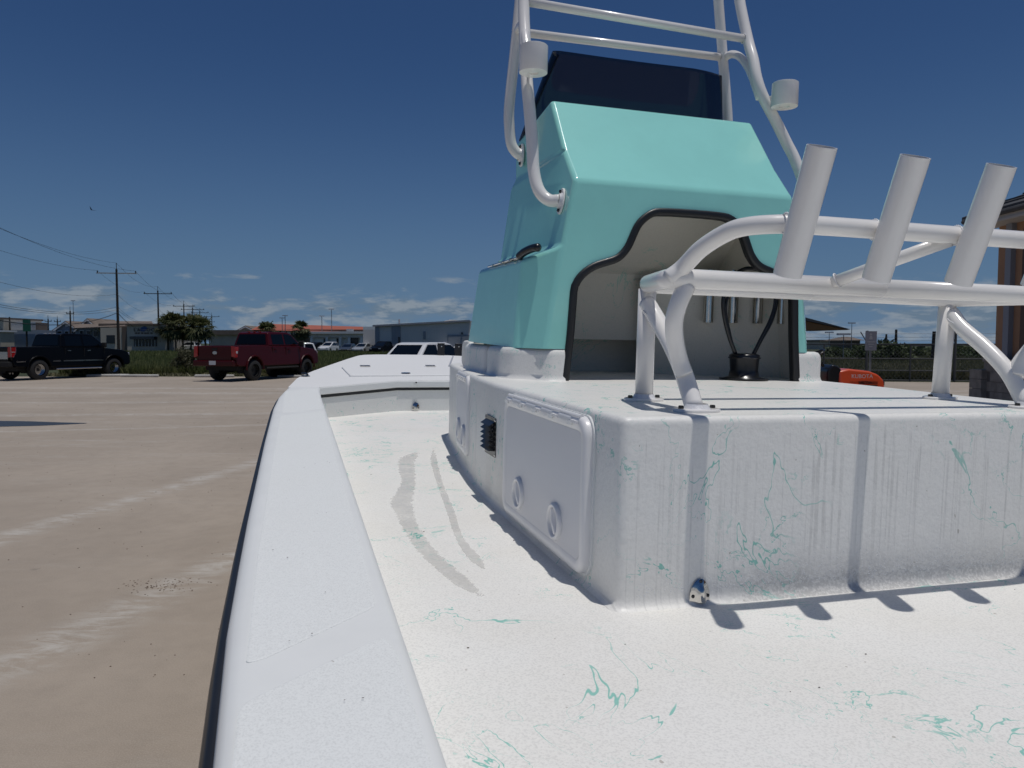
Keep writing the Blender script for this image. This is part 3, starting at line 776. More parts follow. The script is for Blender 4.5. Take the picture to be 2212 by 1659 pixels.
inside = bpart('console_lining', ib, M_INT)
# four stainless rod tubes on the inner wall
for k in range(4):
    u = 1.752 + k * .100; v = 2.955 - k * .036
    sub('rod_tube', MB().tube([(u, v, .070), (u, v, .30)], .0225, 20), M_STEEL, inside)
# black cable boot with its cables
bt = MB().lathe([(.088, 0), (.088, .006), (.062, .012), (.056, .04), (.060, .088), (.062, .10), (.050, .106), (0, .108)], 28, Matrix.Translation((1.775, 2.70, T + .002)))
boot = bpart('cable_boot', bt.mesh('boot', True), M_BLACK)
for pts, r in (([(1.735, 2.70, -.065), (1.700, 2.70, .01), (1.672, 2.70, .10), (1.668, 2.70, .17), (1.695, 2.70, .24), (1.76, 2.70, .285), (1.84, 2.70, .285)], .0085),
               ([(1.740, 2.715, -.065), (1.712, 2.71, .01), (1.688, 2.71, .10), (1.690, 2.71, .16), (1.73, 2.71, .24), (1.80, 2.71, .270)], .006),
               ([(1.815, 2.70, -.065), (1.850, 2.70, .00), (1.895, 2.70, .08), (1.915, 2.70, .16), (1.900, 2.70, .24), (1.85, 2.70, .285)], .0085),
               ([(1.822, 2.715, -.065), (1.862, 2.715, .00), (1.908, 2.715, .08), (1.928, 2.715, .17), (1.91, 2.715, .25), (1.86, 2.715, .29)], .007),
               ([(1.806, 2.69, -.065), (1.838, 2.69, .00), (1.880, 2.69, .08), (1.900, 2.69, .15), (1.888, 2.69, .22), (1.83, 2.69, .27)], .005)):
    sub('cable', MB().tube(smooth_path(pts, 5), r, 10).mesh('c', True), M_BLACK, boot)
sub('cable_tie', MB().lathe([(.064, 0), (.066, .003), (.064, .006)], 28, Matrix.Translation((1.775, 2.70, T + .088))), M_BLACK, boot)
sub('boot_flange', MB().lathe([(.098, 0), (.098, .005), (.06, .007)], 28, Matrix.Translation((1.775, 2.70, T + .0025))), M_BLACK, boot)
# hinged black grip with chrome rods on the shelf
gp = MB()
def shelf(t): return Vector((.930, 2.62, .334)).lerp(Vector((.823, 2.75, .286)), min(1, t / .3)) if t < .3 else Vector((.823, 2.75, .286)).lerp(Vector((.80, 3.32, .286)), (t - .3) / .7)
gp.tube(smooth_path([(.868, 2.66, .322), (.855, 2.70, .322), (.838, 2.755, .312), (.828, 2.80, .296)], 5), [.006] + [.0155] * 14 + [.008], 14)
hd = bpart('grab_handle', gp.mesh('g', True), M_BLACK)
for du in (0, .014):
    sub('chrome_rod', MB().tube([(.826 + du, 2.80, .296), (.812 + du, 3.20, .292)], .0045, 10), M_STEEL, hd)
for v in (2.86, 2.98, 3.12): sub('hinge_joint', MB().box((.826, v, .292), (.034, .014, .010)), M_STEEL, hd)

# windshield: wrap-round smoked acrylic
def shield():
    bl = [(.962, 3.19), (.960, 3.25), (.975, 3.31), (1.03, 3.345), (1.15, 3.36)]; tl = [(1.062, 3.06), (1.062, 3.11), (1.07, 3.16), (1.11, 3.20), (1.19, 3.21)]
    bot = bl + [(CU, 3.37)] + [(2 * CU - a, b) for a, b in bl[::-1]]; top = tl + [(CU, 3.22)] + [(2 * CU - a, b) for a, b in tl[::-1]]
    B_ = smooth_path([(a, b, 0) for a, b in bot], 5); T_ = smooth_path([(a, b, 0) for a, b in top], 5)
    n = len(B_); rows = []
    for k, s in enumerate((0, .3, .6, .85, .96, 1.0)):
        row = []
        for i in range(n):
            e = abs(2 * i / (n - 1) - 1); p = B_[i].lerp(T_[i], s)
            wb = .885 - .13 * (p.y - 3.15) ; wt = 1.240 + .01 * (1 - e) - .45 * max(0, 3.205 - T_[i].y)
            row.append((p.x, p.y, wb + (wt - wb) * s))
        rows.append(row)
    mb = MB(); fs = [(k * n + i, k * n + i + 1, (k + 1) * n + i + 1, (k + 1) * n + i) for k in range(5) for i in range(n - 1)]
    mb.add([p for r in rows for p in r], fs); return mb
ws = sub('windshield', shield().mesh('w', True), M_SMOKE, console)
so = ws.modifiers.new('s', 'SOLIDIFY'); so.thickness = .006

# ---------------------------------------------------------------- tower pipework
RT = .0235
tower = bpart('tower', MB().tube([(.903, 3.045, 1.362), (1.950, 3.045, 1.342)], .0175, 20).mesh('tower', True), M_TUBE); tower['label'] = 'tall white pipework tower straddling the console'
def ttube(name, pts, r=RT, sm=True, n=7, parent=None, seg=20):
    P = smooth_path(pts, n) if sm else pts
    return sub(name, MB().tube(P, r, seg).mesh(name, True), M_TUBE, parent or tower)
BL = [(.958, 2.700, .505), (.925, 2.728, .508), (.893, 2.755, .545), (.878, 2.78, .62), (.874, 2.80, .74), (.868, 2.825, .87), (.868, 2.865, .985), (.885, 2.95, 1.14), (.903, 3.05, 1.37), (.925, 3.13, 1.75)]
ttube('leg', BL)
BRt = [(1.950, 2.765, .500), (2.03, 2.785, .510), (2.105, 2.81, .57), (2.124, 2.835, .67), (2.099, 2.87, .786), (2.069, 2.89, .857), (2.013, 2.90, .954), (1.960, 2.92, 1.055), (1.941, 2.945, 1.140), (1.944, 2.98, 1.227), (1.950, 3.04, 1.34), (1.944, 3.11, 1.54), (1.94, 3.16, 1.75)]
ttube('leg', BRt)
AL = [(.962, 3.225, .790), (.940, 3.228, .795), (.915, 3.232, .83), (.905, 3.235, .90), (.904, 3.24, 1.00), (.925, 3.245, 1.22), (.945, 3.25, 1.45), (.960, 3.25, 1.75)]
ttube('leg', AL)
AR = [(1.955, 3.225, .790), (1.975, 3.228, .795), (1.990, 3.232, .83), (1.992, 3.235, .90), (1.985, 3.24, 1.06), (1.955, 3.245, 1.30), (1.92, 3.25, 1.58), (1.90, 3.25, 1.75)]
ttube('leg', AR)
b2 = ttube('crossbar', [(.935, 3.245, 1.318), (1.955, 3.245, 1.330)], .0175, False)
ttube('brace', [(1.960, 3.245, 1.330), (1.966, 3.19, 1.328), (1.962, 3.11, 1.285), (1.952, 3.02, 1.20), (1.944, 2.95, 1.10), (1.950, 2.93, 1.05)], .0175)
ttube('brace', [(.935, 3.245, 1.318), (.925, 3.16, 1.313), (.905, 3.05, 1.27), (.888, 2.97, 1.20), (.880, 2.90, 1.09)], .0175)
def flange(c, axis, rot_up, a=.052, b=.032, parent=None, th=.007):
    """oval foot with two bolts; axis = outward normal"""
    z = Vector(axis).normalized(); x = Vector(rot_up); x = (x - z * x.dot(z)).normalized(); y = z.cross(x)
    M = Matrix(((x.x, y.x, z.x, c[0]), (x.y, y.y, z.y, c[1]), (x.z, y.z, z.z, c[2]), (0, 0, 0, 1)))
    mb = MB(); n = 32
    def ring(s, h):
        return [M @ Vector((math.copysign(abs(math.cos(t)) ** .85, math.cos(t)) * a * s, math.sin(t) * b * s, h)) for t in [2 * math.pi * i / n for i in range(n)]]
    prof = [(1, 0), (1.0, th * .6), (.97, th * .9), (.93, th)]
    vs = [p for s, h in prof for p in ring(s, h)]; fs = [(k * n + i, k * n + (i + 1) % n, (k + 1) * n + (i + 1) % n, (k + 1) * n + i) for k in range(3) for i in range(n)] + [tuple(range(3 * n, 4 * n))]
    mb.add(vs, fs)
    o = sub('flange', mb, M_TUBE, parent or tower)
    for s in (-1, 1):
        sub('bolt', MB().lathe([(.0065, 0), (.0065, .005), (.005, .007), (0, .007)], 12, M @ Matrix.Translation((s * a * .74, 0, th))), M_BOLT, parent or tower)
    sub('weld', MB().lathe([(RT + .001, .012), (RT + .004, .006), (RT + .009, .0)], 24, M @ Matrix.Translation((0, 0, th * .8))).mesh('w', True), M_WELD, parent or tower)
flange((.966, 2.705, .503), (-1, 0, .18), (0, .25, 1)); flange((.964, 3.232, .788), (-1, 0, .05), (0, .15, 1))
flange((1.936, 2.765, .500), (1, 0, .18), (0, .25, 1)); flange((1.936, 3.232, .788), (1, 0, .05), (0, .15, 1))
def cup(c, d=.107, h=.098, at=None):
    r = d / 2; cy = h / 2
    mb = MB().lathe([(.0, -cy + .004), (r * .36, -cy + .004), (r * .36, -cy), (r - .001, -cy), (r, -cy + .002), (r, cy - .001), (r - .001, cy), (r - .0035, cy), (r - .004, cy - .002), (r - .004, -cy + .006), (0, -cy + .006)], 40, Matrix.Translation(c))
    o = sub('cup_holder', mb.mesh('c', True), M_TUBE, tower)
    o.data.shade_smooth(); md = o.modifiers.new('e', 'EDGE_SPLIT'); md.split_angle = R_(40)
    c = Vector(c); a = Vector(at); d_ = (a - c); m_ = (c + a) / 2
    x = d_.normalized(); M = Matrix(((x.x, -x.y, 0, m_.x), (x.y, x.x, 0, m_.y), (0, 0, 1, m_.z - .01), (0, 0, 0, 1)))
    mb = MB().box((0, 0, 0), (d_.length - r + .012, .006, .055), M @ Matrix.Translation((r * .5, 0, 0))); sub('cup_bracket', mb, M_TUBE, tower)
    return o
cup((.862, 2.765, 1.030), at=(.870, 2.868, 1.02))
cup((2.006, 2.830, 1.040), d=.109, at=(1.972, 2.915, 1.03))
def weldring(c, axis, r, parent, n=28):
    z = Vector(axis).normalized(); M = Matrix.Translation(c) @ z.to_track_quat('Z', 'Y').to_matrix().to_4x4()
    mb = MB(); seg = 28; ring = []
    for j in range(seg * 2):
        a = math.pi * j / seg; rr = r + .0012 + .0012 * math.cos(j * math.pi)
        ring.append((M @ Vector((rr * math.cos(a), rr * math.sin(a), 0))))
    mb.tube(ring + [ring[0]], .0017, 6, False); sub('weld', mb.mesh('w', True), M_WELD, parent)
for c in ((.923, 3.045, 1.3615), (1.930, 3.045, 1.342), ): weldring(c, (1, 0, 0), .0185, tower)
for c in ((.955, 3.245, 1.318), (1.934, 3.245, 1.33)): weldring(c, (1, 0, 0), .0185, tower)

# ---------------------------------------------------------------- rod rack on the platform
TW = .131
rack = bpart('rod_rack', MB().tube(round_path([(1.38, 1.80, TW + .004), (.880, 1.80, TW + .006), (.808, 1.53, TW + .002), (1.38, 1.53, TW)], .045, 8), .0225, 24).mesh('rack', True), M_TUBE)
rack['label'] = 'low white pipe rack with upright rod holders on the platform'
def rtube(name, pts, r=.0225, sm=True, n=7, seg=24): return ttube(name, pts, r, sm, n, rack, seg)
RF = .0215; TW = .131
# rectangular frame: far bar, near bar, fore-aft ends
fr = round_path([(1.38, 1.80, TW + .004), (1.875, 1.80, TW), (1.945, 1.53, TW), (1.38, 1.53, TW)], .045, 8)
rtube('seat_frame', fr, .0225, False)
for c_, sg in ((.0, 1), (1, -1)):
    g_ = (lambda u: u) if sg > 0 else (lambda u: 2.752 - u)
    rtube('leg', [(g_(.888), 1.805, T + .004), (g_(.886), 1.80, TW - .005)], .0238, False)
    rtube('leg', [(g_(.881), 1.79, .090), (g_(.887), 1.74, .044), (g_(.884), 1.66, -.014), (g_(.881), 1.59, -.078), (g_(.882), 1.53, T + .004)], .0215, True)
    rtube('brace', [(g_(.850), 1.53, .118), (g_(.832), 1.53, .080), (g_(.827), 1.54, .038), (g_(.842), 1.56, -.008), (g_(.862), 1.575, -.050), (g_(.875), 1.572, -.085)], .0205, True)
    flange((g_(.888), 1.805, T + .0005), (0, 0, 1), (1, .1, 0), .056, .038, rack)
    flange((g_(.884), 1.525, T + .0005), (0, 0, 1), (1, .1, 0), .058, .038, rack)
    weldring((g_(.886), 1.765, .065), (0, -.5, .9), .0225, rack)
# arched top bar
VB = 1.290; WB = .229
arch = smooth_path([(.806, 1.535, TW + .002), (.832, 1.520, .156), (.846, 1.470, .192), (.864, 1.410, .218), (.880, 1.360, .228), (.925, 1.312, WB + .001), (1.0, VB, WB), (1.30, VB, WB), (1.55, VB, WB), (1.75, VB, WB), (1.83, 1.312, WB - .001), (1.872, 1.360, .226), (1.888, 1.410, .216), (1.906, 1.470, .190), (1.920, 1.520, .155), (1.945, 1.535, TW)], 8)
rtube('arch', arch, .0190, False)
rtube('brace', [(1.225, 1.525, TW + .005), (1.335, VB, WB - .01)], .0145, False)
weldring((1.234, 1.508, TW + .012), (.5, -.8, .45), .0155, rack)
RH = [.926, 1.137, 1.348, 1.559]
for k, u in enumerate(RH):
    b = Vector((u + .006, 1.282, .128)); t_ = Vector((u + .002, 1.192, .355)); ax = (t_ - b).normalized()
    Mx = Matrix.Translation(b) @ ax.to_track_quat('Z', 'Y').to_matrix().to_4x4(); H = (t_ - b).length
    r = .0275
    mb = MB().lathe([(r - .003, .0), (r, .0), (r, H), (r - .003, H), (r - .003, .012), (0, .012)], 36, Mx)  # inner floor added to stop sunlight passing through the tube
    o = sub('rod_holder', mb.mesh('r', True), M_TUBE, rack); md = o.modifiers.new('e', 'EDGE_SPLIT'); md.split_angle = R_(50)
    weldring((u + .002, VB, WB), (1, -.12, 0), .0184, rack)

# ---------------------------------------------------------------- water on the boat
def ribbon(pts, w=FW + .0006):
    P = smooth_path([(a, b, 0) for a, b, _ in pts], 12); W = smooth_path([(c, 0, 0) for _, _, c in pts], 12)
    n = len(P); vs = []; ed = []
    for i, p in enumerate(P):
        t = (P[min(n - 1, i + 1)] - P[max(0, i - 1)]).normalized(); nn = Vector((-t.y, t.x, 0))
        for k in range(5):
            q = p + nn * (k / 2 - 1) * W[i].x * .72; vs.append((q.x, q.y, w)); ed.append((1 - abs(k / 2 - 1)) * min(1, i / 10, (n - 1 - i) / 10))
    me = mkmesh('trail', vs, [(5 * i + k, 5 * i + k + 1, 5 * i + k + 6, 5 * i + k + 5) for i in range(n - 1) for k in range(4)])
    at = me.attributes.new('inside', 'FLOAT', 'POINT'); at.data.foreach_set('value', ed); return me
M_WET = nonskid('wet floor coat', (0.76, 0.75, 0.72), 0.80, 0.40, 0.22, 230, dirt=0.08).copy(); M_WET.name = 'drying water'
_t = NT(M_WET.node_tree); _out = [n for n in _t.n if n.type == 'OUTPUT_MATERIAL'][0]; _p = [n for n in _t.n if n.type == 'BSDF_PRINCIPLED'][0]
_tc = _t.node('ShaderNodeTexCoord').outputs['Object']; _a = _t.node('ShaderNodeAttribute', attribute_name='inside').outputs['Fac']
_k = _t.m('ADD', _a, _t.m('MULTIPLY', _t.m('SUBTRACT', _t.noise(_tc, 26.0, 5, 0.7, 0.4), 0.5), 1.1))
_f = _t.m('MULTIPLY', _t.ramp(_k, 0.22, 0.42), _t.ramp(_t.noise(_tc, 7.0, 4, 0.6), 0.3, 0.7, 0.30, 0.75))
_mx = _t.node('ShaderNodeMixShader', ins={0: _f, 1: _t.node('ShaderNodeBsdfTransparent').outputs[0], 2: _p.outputs[0]}); _t.l.new(_mx.outputs[0], _out.inputs[0])
bpart('water_trail', ribbon([(.60, 3.64, .04), (.50, 3.40, .07), (.455, 3.12, .065), (.43, 2.9, .05), (.395, 2.72, .06), (.352, 2.52, .07), (.335, 2.25, .05), (.335, 2.0, .045), (.352, 1.82, .045), (.375, 1.68, .04), (.402, 1.55, .03)]), M_WET)
bpart('water_trail', ribbon([(.685, 3.78, .02), (.60, 3.28, .028), (.535, 2.78, .022), (.487, 2.35, .024), (.452, 2.07, .022), (.447, 1.86, .030), (.452, 1.72, .012)], FW + .0010), M_WET)
mb = MB(); ico = bmesh.new(); bmesh.ops.create_icosphere(ico, subdivisions=1, radius=1.0); iv = [v.co.copy() for v in ico.verts]; iff = [tuple(v.index for v in f.verts) for f in ico.faces]; ico.free()
for k in range(2400):
    u = rng.uniform(.70, 2.03); low = .012 + abs(rng.normal(0, .034)) * (1.0 if u > .95 else .55)
    if u < .95 and rng.random() < .65: continue
    w = FW + low + .012
    if w > T - .05: continue
    s = rng.uniform(.0006, .0014); mb.add([(u + p.x * s, 1.4262 + p.y * s * .5, w + p.z * s * rng.uniform(1.0, 2.0)) for p in iv], iff)
M_DROP = mat('water drops', (0.80, 0.81, 0.82), 0.03, spec=0.7, coat=1.0)
tag(bpart('water_drops', mb.mesh('d', True), M_DROP), kind='stuff')
# crumbs and insects lying on the deck
mb = MB()
for k in range(26):
    u, v = rng.uniform(.2, 1.9), rng.uniform(.65, 3.2)
    if u > .64 and v > 1.42: continue
    s = rng.uniform(.0008, .0017); mb.add([(u + p.x * s * rng.uniform(1, 2), v + p.y * s, FW + .001 + p.z * s * .6) for p in iv], iff)
for k in range(16):
    u, v = rng.uniform(-.04, .10), rng.uniform(.4, 2.2); s = rng.uniform(.0005, .0009); mb.add([(u + p.x * s * 1.8, v + p.y * s, -.3675 + p.z * s * .5) for p in iv], iff)
tag(bpart('debris', mb, mat('dark crumbs', (0.07, 0.05, 0.035), 0.8)), kind='stuff')
#@@BACKGROUND
# ================================================================== BACKGROUND
M_TYRE = mat('tyre rubber', (0.018, 0.018, 0.018), 0.8)
M_RIMC = mat('chrome rim', (0.55, 0.55, 0.56), 0.15, 1.0)
M_RIMB = mat('black rim', (0.02, 0.02, 0.02), 0.4)
M_PBLACK = mat('black car paint', (0.0018, 0.002, 0.003), 0.34, spec=0.16, coat=0.04)
M_PRED = mat('dark red car paint', (0.050, 0.0018, 0.0035), 0.34, spec=0.22, coat=0.06)
M_PWHITE = mat('white car paint', (0.68, 0.69, 0.70), 0.25, coat=0.5)
M_PSILVER = mat('silver car paint', (0.32, 0.34, 0.36), 0.25, coat=0.5)
M_PGREY = mat('grey car paint', (0.05, 0.055, 0.06), 0.25, coat=0.5)
M_GLASS = mat('car glass', (0.003, 0.005, 0.008), 0.08, spec=0.22)
M_TAIL = mat('tail lamp red', (0.35, 0.012, 0.012), 0.2, coat=0.6)
M_TRIM = mat('chrome trim', (0.5, 0.5, 0.5), 0.2, 1.0)
M_PLATE = mat('plate white', (0.55, 0.56, 0.58), 0.4)
M_UNDER = mat('underbody black', (0.01, 0.01, 0.01), 0.8)

def wheel(parent, x, y, r, side, rim_m, w=.30):
    M = Matrix.Translation((x, y, r)) @ Matrix.Rotation(R_(90), 4, 'X')
    ty = MB().lathe([(r * .60, -w / 2), (r * .88, -w / 2), (r * .97, -w * .42), (r, -w * .30), (r, w * .30), (r * .97, w * .42), (r * .88, w / 2), (r * .60, w / 2)], 30, M)
    t = obj('wheel', ty.mesh('tyre', True), M_TYRE, parent, loc=(0, 0, 0))
    s = -side
    rm = MB().lathe([(r * .61, -s * w * .48), (r * .57, -s * w * .50), (r * .53, -s * w * .30), (r * .53, s * w * .45)], 30, M)
    for k in range(10):
        a = 2 * math.pi * k / 10
        rm.box((r * .30, 0, -s * w * .36), (r * .46, r * .09, .03), M @ Matrix.Rotation(a, 4, 'Z'))
    rm.lathe([(r * .16, -s * w * .42), (0, -s * w * .44)], 14, M)
    rm.lathe([(r * .53, s * w * .1), (0, s * w * .1)], 24, M)
    obj('rim', rm, rim_m, t, loc=(0, 0, 0))
    return t

def arch_profile(pts_bottom, wheels, R, z0):
    """bottom outline (front to rear along -x) with arch cut-outs"""
    out = []
    for cx, cz in wheels:
        a0 = math.asin(max(-1, min(1, (z0 - cz) / R)))
        n = 12
        for k in range(n + 1):
            a = a0 + (math.pi - 2 * a0) * k / n
            out.append((cx + R * math.cos(a), cz + R * math.sin(a)))
    return out

def side_extrude(prof, hw, taper=0.0, ztop=None, z0=None):
    """profile in x,z extruded across y; upper points pulled in"""
    f = lambda z: hw - (taper * max(0, (z - z0)) / (ztop - z0) if ztop else 0)
    n = len(prof); vs = [(x, -f(z), z) for x, z in prof] + [(x, f(z), z) for x, z in prof]
    mb = MB(); return mb.add(vs, [tuple(range(n)), tuple(range(n, 2 * n))[::-1]] + [(i, (i + 1) % n, n + (i + 1) % n, n + i) for i in range(n)])

def pickup(loc, rz, paint, rim_m, label, lift=0.0, tr=.415, group=None, flares=None, oldstyle=False, badge=False):
    """crew cab pickup; x forward, rear axle at the origin"""
    t = thing('pickup_truck', loc, rz, label, 'pickup truck', group)
    WB, hw = 3.68, .99; zs = .52 + lift; R = tr + .085; za = tr + .02 + lift * .6
    top = [(-1.10, .62 + lift), (-1.17, 1.00 + lift), (-1.18, 1.36 + lift), (-.20, 1.37 + lift), (1.02, 1.37 + lift), (1.10, 1.34 + lift), (3.22, 1.33 + lift), (3.35, 1.30 + lift), (4.20, 1.21 + lift), (4.50, 1.13 + lift), (4.58, .95 + lift), (4.60, .60 + lift), (4.50, zs)]
    arches = arch_profile(None, [(WB, za), (0, za)], R, zs)
    prof = top + arches + [(-.95, zs + .02)]
    b = obj('body', side_extrude(prof, hw, .07, 1.4 + lift, .9 + lift), paint, t, loc=(0, 0, 0)); bevel(b, .035, 3, 35)
    gh = [(1.03, 1.345 + lift), (1.16, 1.90 + lift), (1.35, 1.955 + lift), (2.45, 1.945 + lift), (2.72, 1.90 + lift), (3.42, 1.325 + lift)]
    c = obj('cab', side_extrude(gh, .92, .17, 1.95 + lift, 1.33 + lift), paint, t, loc=(0, 0, 0)); bevel(c, .05, 3, 30)
    f = lambda z: .92 - .17 * max(0, (z - 1.33 - lift)) / .62 + .006
    def win(pts, s): obj('window', MB().add([(x, s * f(z + lift), z + lift) for x, z in pts], [tuple(range(len(pts)))]), M_GLASS, t, loc=(0, 0, 0))
    for s in (-1, 1):
        win([(1.30, 1.42), (1.32, 1.84), (2.10, 1.86), (2.10, 1.41)], s)
        win([(2.20, 1.41), (2.20, 1.86), (2.52, 1.85), (2.72, 1.80), (3.18, 1.42)], s)
    def xw(z): return 1.03 + (z - 1.345) / .555 * .13
    obj('rear_window', MB().add([(xw(1.44) - .012, -.76, 1.44 + lift), (xw(1.44) - .012, .76, 1.44 + lift), (xw(1.85) - .012, .66, 1.85 + lift), (xw(1.85) - .012, -.66, 1.85 + lift)], [(0, 1, 2, 3)]), M_GLASS, t, loc=(0, 0, 0))
    obj('windscreen', MB().add([(3.37, -.74, 1.38 + lift), (3.37, .74, 1.38 + lift), (2.83, .66, 1.83 + lift), (2.83, -.66, 1.83 + lift)], [(0, 1, 2, 3)]), M_GLASS, t, loc=(0, 0, 0))
    bed = MB().add([(-1.10, -.84, 1.375 + lift), (1.0, -.84, 1.375 + lift), (1.0, .84, 1.375 + lift), (-1.10, .84, 1.375 + lift)], [(0, 1, 2, 3)])
    obj('bed_cover', bed, M_UNDER, t, loc=(0, 0, 0))
    under = MB().box((1.8, 0, .47 + lift), (5.2, 1.5, .22)); under.tube([(0, -.9, tr), (0, .9, tr)], .07, 8); under.tube([(WB, -.9, tr), (WB, .9, tr)], .06, 8)
    for sx in (-1, 1):
        under.box((0, sx * .6, .55 + lift * .5), (.9, .3, .55)); under.box((WB, sx * .6, .55 + lift * .5), (.9, .3, .55))
    obj('chassis', under, M_UNDER, t, loc=(0, 0, 0))
    tg = MB().box((-1.185, 0, 1.06 + lift), (.03, 1.58, .56)); g = obj('tailgate', tg, paint, t, loc=(0, 0, 0)); bevel(g, .012, 2)
    obj('tailgate_handle', MB().box((-1.205, 0, 1.22 + lift), (.02, .26, .07)), M_UNDER, g, loc=(0, 0, 0))
    obj('emblem', MB().lathe([(.0, .004), (.065, .004), (.07, 0)], 20, Matrix(((0, 0, -1, -1.203), (1.6, 0, 0, 0), (0, 1, 0, 1.08 + lift), (0, 0, 0, 1)))), M_TRIM, g, loc=(0, 0, 0))
    if oldstyle: obj('tailgate_panel', MB().box((-1.204, -.05, 1.02 + lift), (.012, 1.46, .30)), M_TRIM, g, loc=(0, 0, 0))
    bp_ = MB().box((-1.24, 0, .66 + lift), (.20, 1.94, .22)); bo = obj('bumper', bp_, paint if not oldstyle else M_UNDER, t, loc=(0, 0, 0)); bevel(bo, .03, 2)
    obj('licence_plate', MB().box((-1.35, -.0, .68 + lift), (.012, .32, .16)), M_PLATE, t, loc=(0, 0, 0))
    for s in (-1, 1):
        if oldstyle:
            shp = [(-.02, .26), (.20, .26), (.22, .20), (.20, .02), (.10, -.16), (-.02, -.16)]
        else:
            shp = [(-.02, .20), (.20, .20), (.20, .06), (.13, .02), (.13, -.22), (-.02, -.22)]
        tl = MB().add([(-1.10 + x * .9 - .10, s * (hw - .035 + .035), 1.12 + lift + z) for x, z in shp] + [(-1.21, s * (hw - .035 - .13), 1.12 + lift + z) for z in (.24, -.18)] , [tuple(range(6)), (0, 6, 7, 5)])
        o_ = obj('tail_light', tl, M_TAIL, t, loc=(0, 0, 0)); sd = o_.modifiers.new('s', 'SOLIDIFY'); sd.thickness = .02; sd.offset = 1
        if oldstyle:
            P = [(-1.10 + x * .9 - .10, s * (hw + .012), 1.12 + lift + z) for x, z in shp]
            obj('lamp_bezel', MB().tube(P + [P[0]], .014, 6), M_TRIM, o_, loc=(0, 0, 0))
            obj('lamp_bar', MB().tube([(-1.2, s * (hw + .012), 1.16 + lift), (-1.01, s * (hw + .012), 1.16 + lift)], .010, 6), M_PLATE, o_, loc=(0, 0, 0))
        else:
            obj('reversing_lamp', MB().box((-1.115, s * (hw + .01), 1.10 + lift), (.10, .02, .09)), M_PLATE, o_, loc=(0, 0, 0))
        for x in (1.28 + .05, 2.30):
            obj('door_handle', MB().box((x + .08, s * (hw - .015), 1.20 + lift), (.16, .03, .035)), M_TRIM if oldstyle else paint, t, loc=(0, 0, 0))
        for x in (1.22, 2.16, 3.20):
            obj('door_gap', MB().box((x, s * (hw - .03), .95 + lift), (.012, .03, .74)), M_UNDER, t, loc=(0, 0, 0))
        mr = obj('side_mirror', MB().box((3.06, s * 1.12, 1.45 + lift), (.10, .26, .22)), M_UNDER if not oldstyle else M_UNDER, t, loc=(0, 0, 0)); bevel(mr, .03, 2)
        if oldstyle:
            for xa, xb in ((-1.0, -.62), (.62, .98), (1.10, 2.14), (2.18, 3.10)):
                obj('trim_strip', MB().box(((xa + xb) / 2, s * (hw + .006), .76 + lift), (xb - xa, .014, .05)), M_TRIM, t, loc=(0, 0, 0))
        obj('step_bar', MB().tube([(.75, s * .98, .42 + lift), (3.0, s * .98, .42 + lift)], .038, 8), M_TRIM if oldstyle else M_UNDER, t, loc=(0, 0, 0))
        for wx in (0, WB):
            fl = MB(); P = [(wx + (R + .02) * math.cos(a), s * (hw + .015), za + (R + .02) * math.sin(a)) for a in [R_(-5 + 190 * k / 14) for k in range(15)]]
            fl.tube(P, .035, 6)
            obj('wheel_arch', fl, paint, t, loc=(0, 0, 0))
        wheel(t, 0, s * .86, tr, s, rim_m); wheel(t, WB, s * .86, tr, s, rim_m)
        hl = MB().box((4.52, s * .78, .98 + lift), (.12, .34, .24)); obj('headlight', hl, M_PLATE, t, loc=(0, 0, 0))
    for y in (-.28, 0, .28): obj('roof_light', MB().box((1.25, y, 1.955 + lift), (.10, .10, .035)), M_TAIL if paint is M_PRED else M_PLATE, t, loc=(0, 0, 0))
    return t
# contact point of the near rear wheel -> origin of the rear axle
def park(px, py, deg, **kw):
    a = R_(deg); ox, oy = -math.sin(a), math.cos(a)
    return pickup((px + ox * .86, py + oy * .86, 0), a, **kw)
park(-20.0, 31.7, 69, paint=M_PBLACK, rim_m=M_RIMC, label='black crew cab pickup truck with chrome wheels at the left edge', oldstyle=True, lift=.02, tr=.43)
park(-10.7, 31.0, 71, paint=M_PRED, rim_m=M_RIMB, label='dark red lifted pickup truck parked facing the grass', lift=.08, tr=.43)

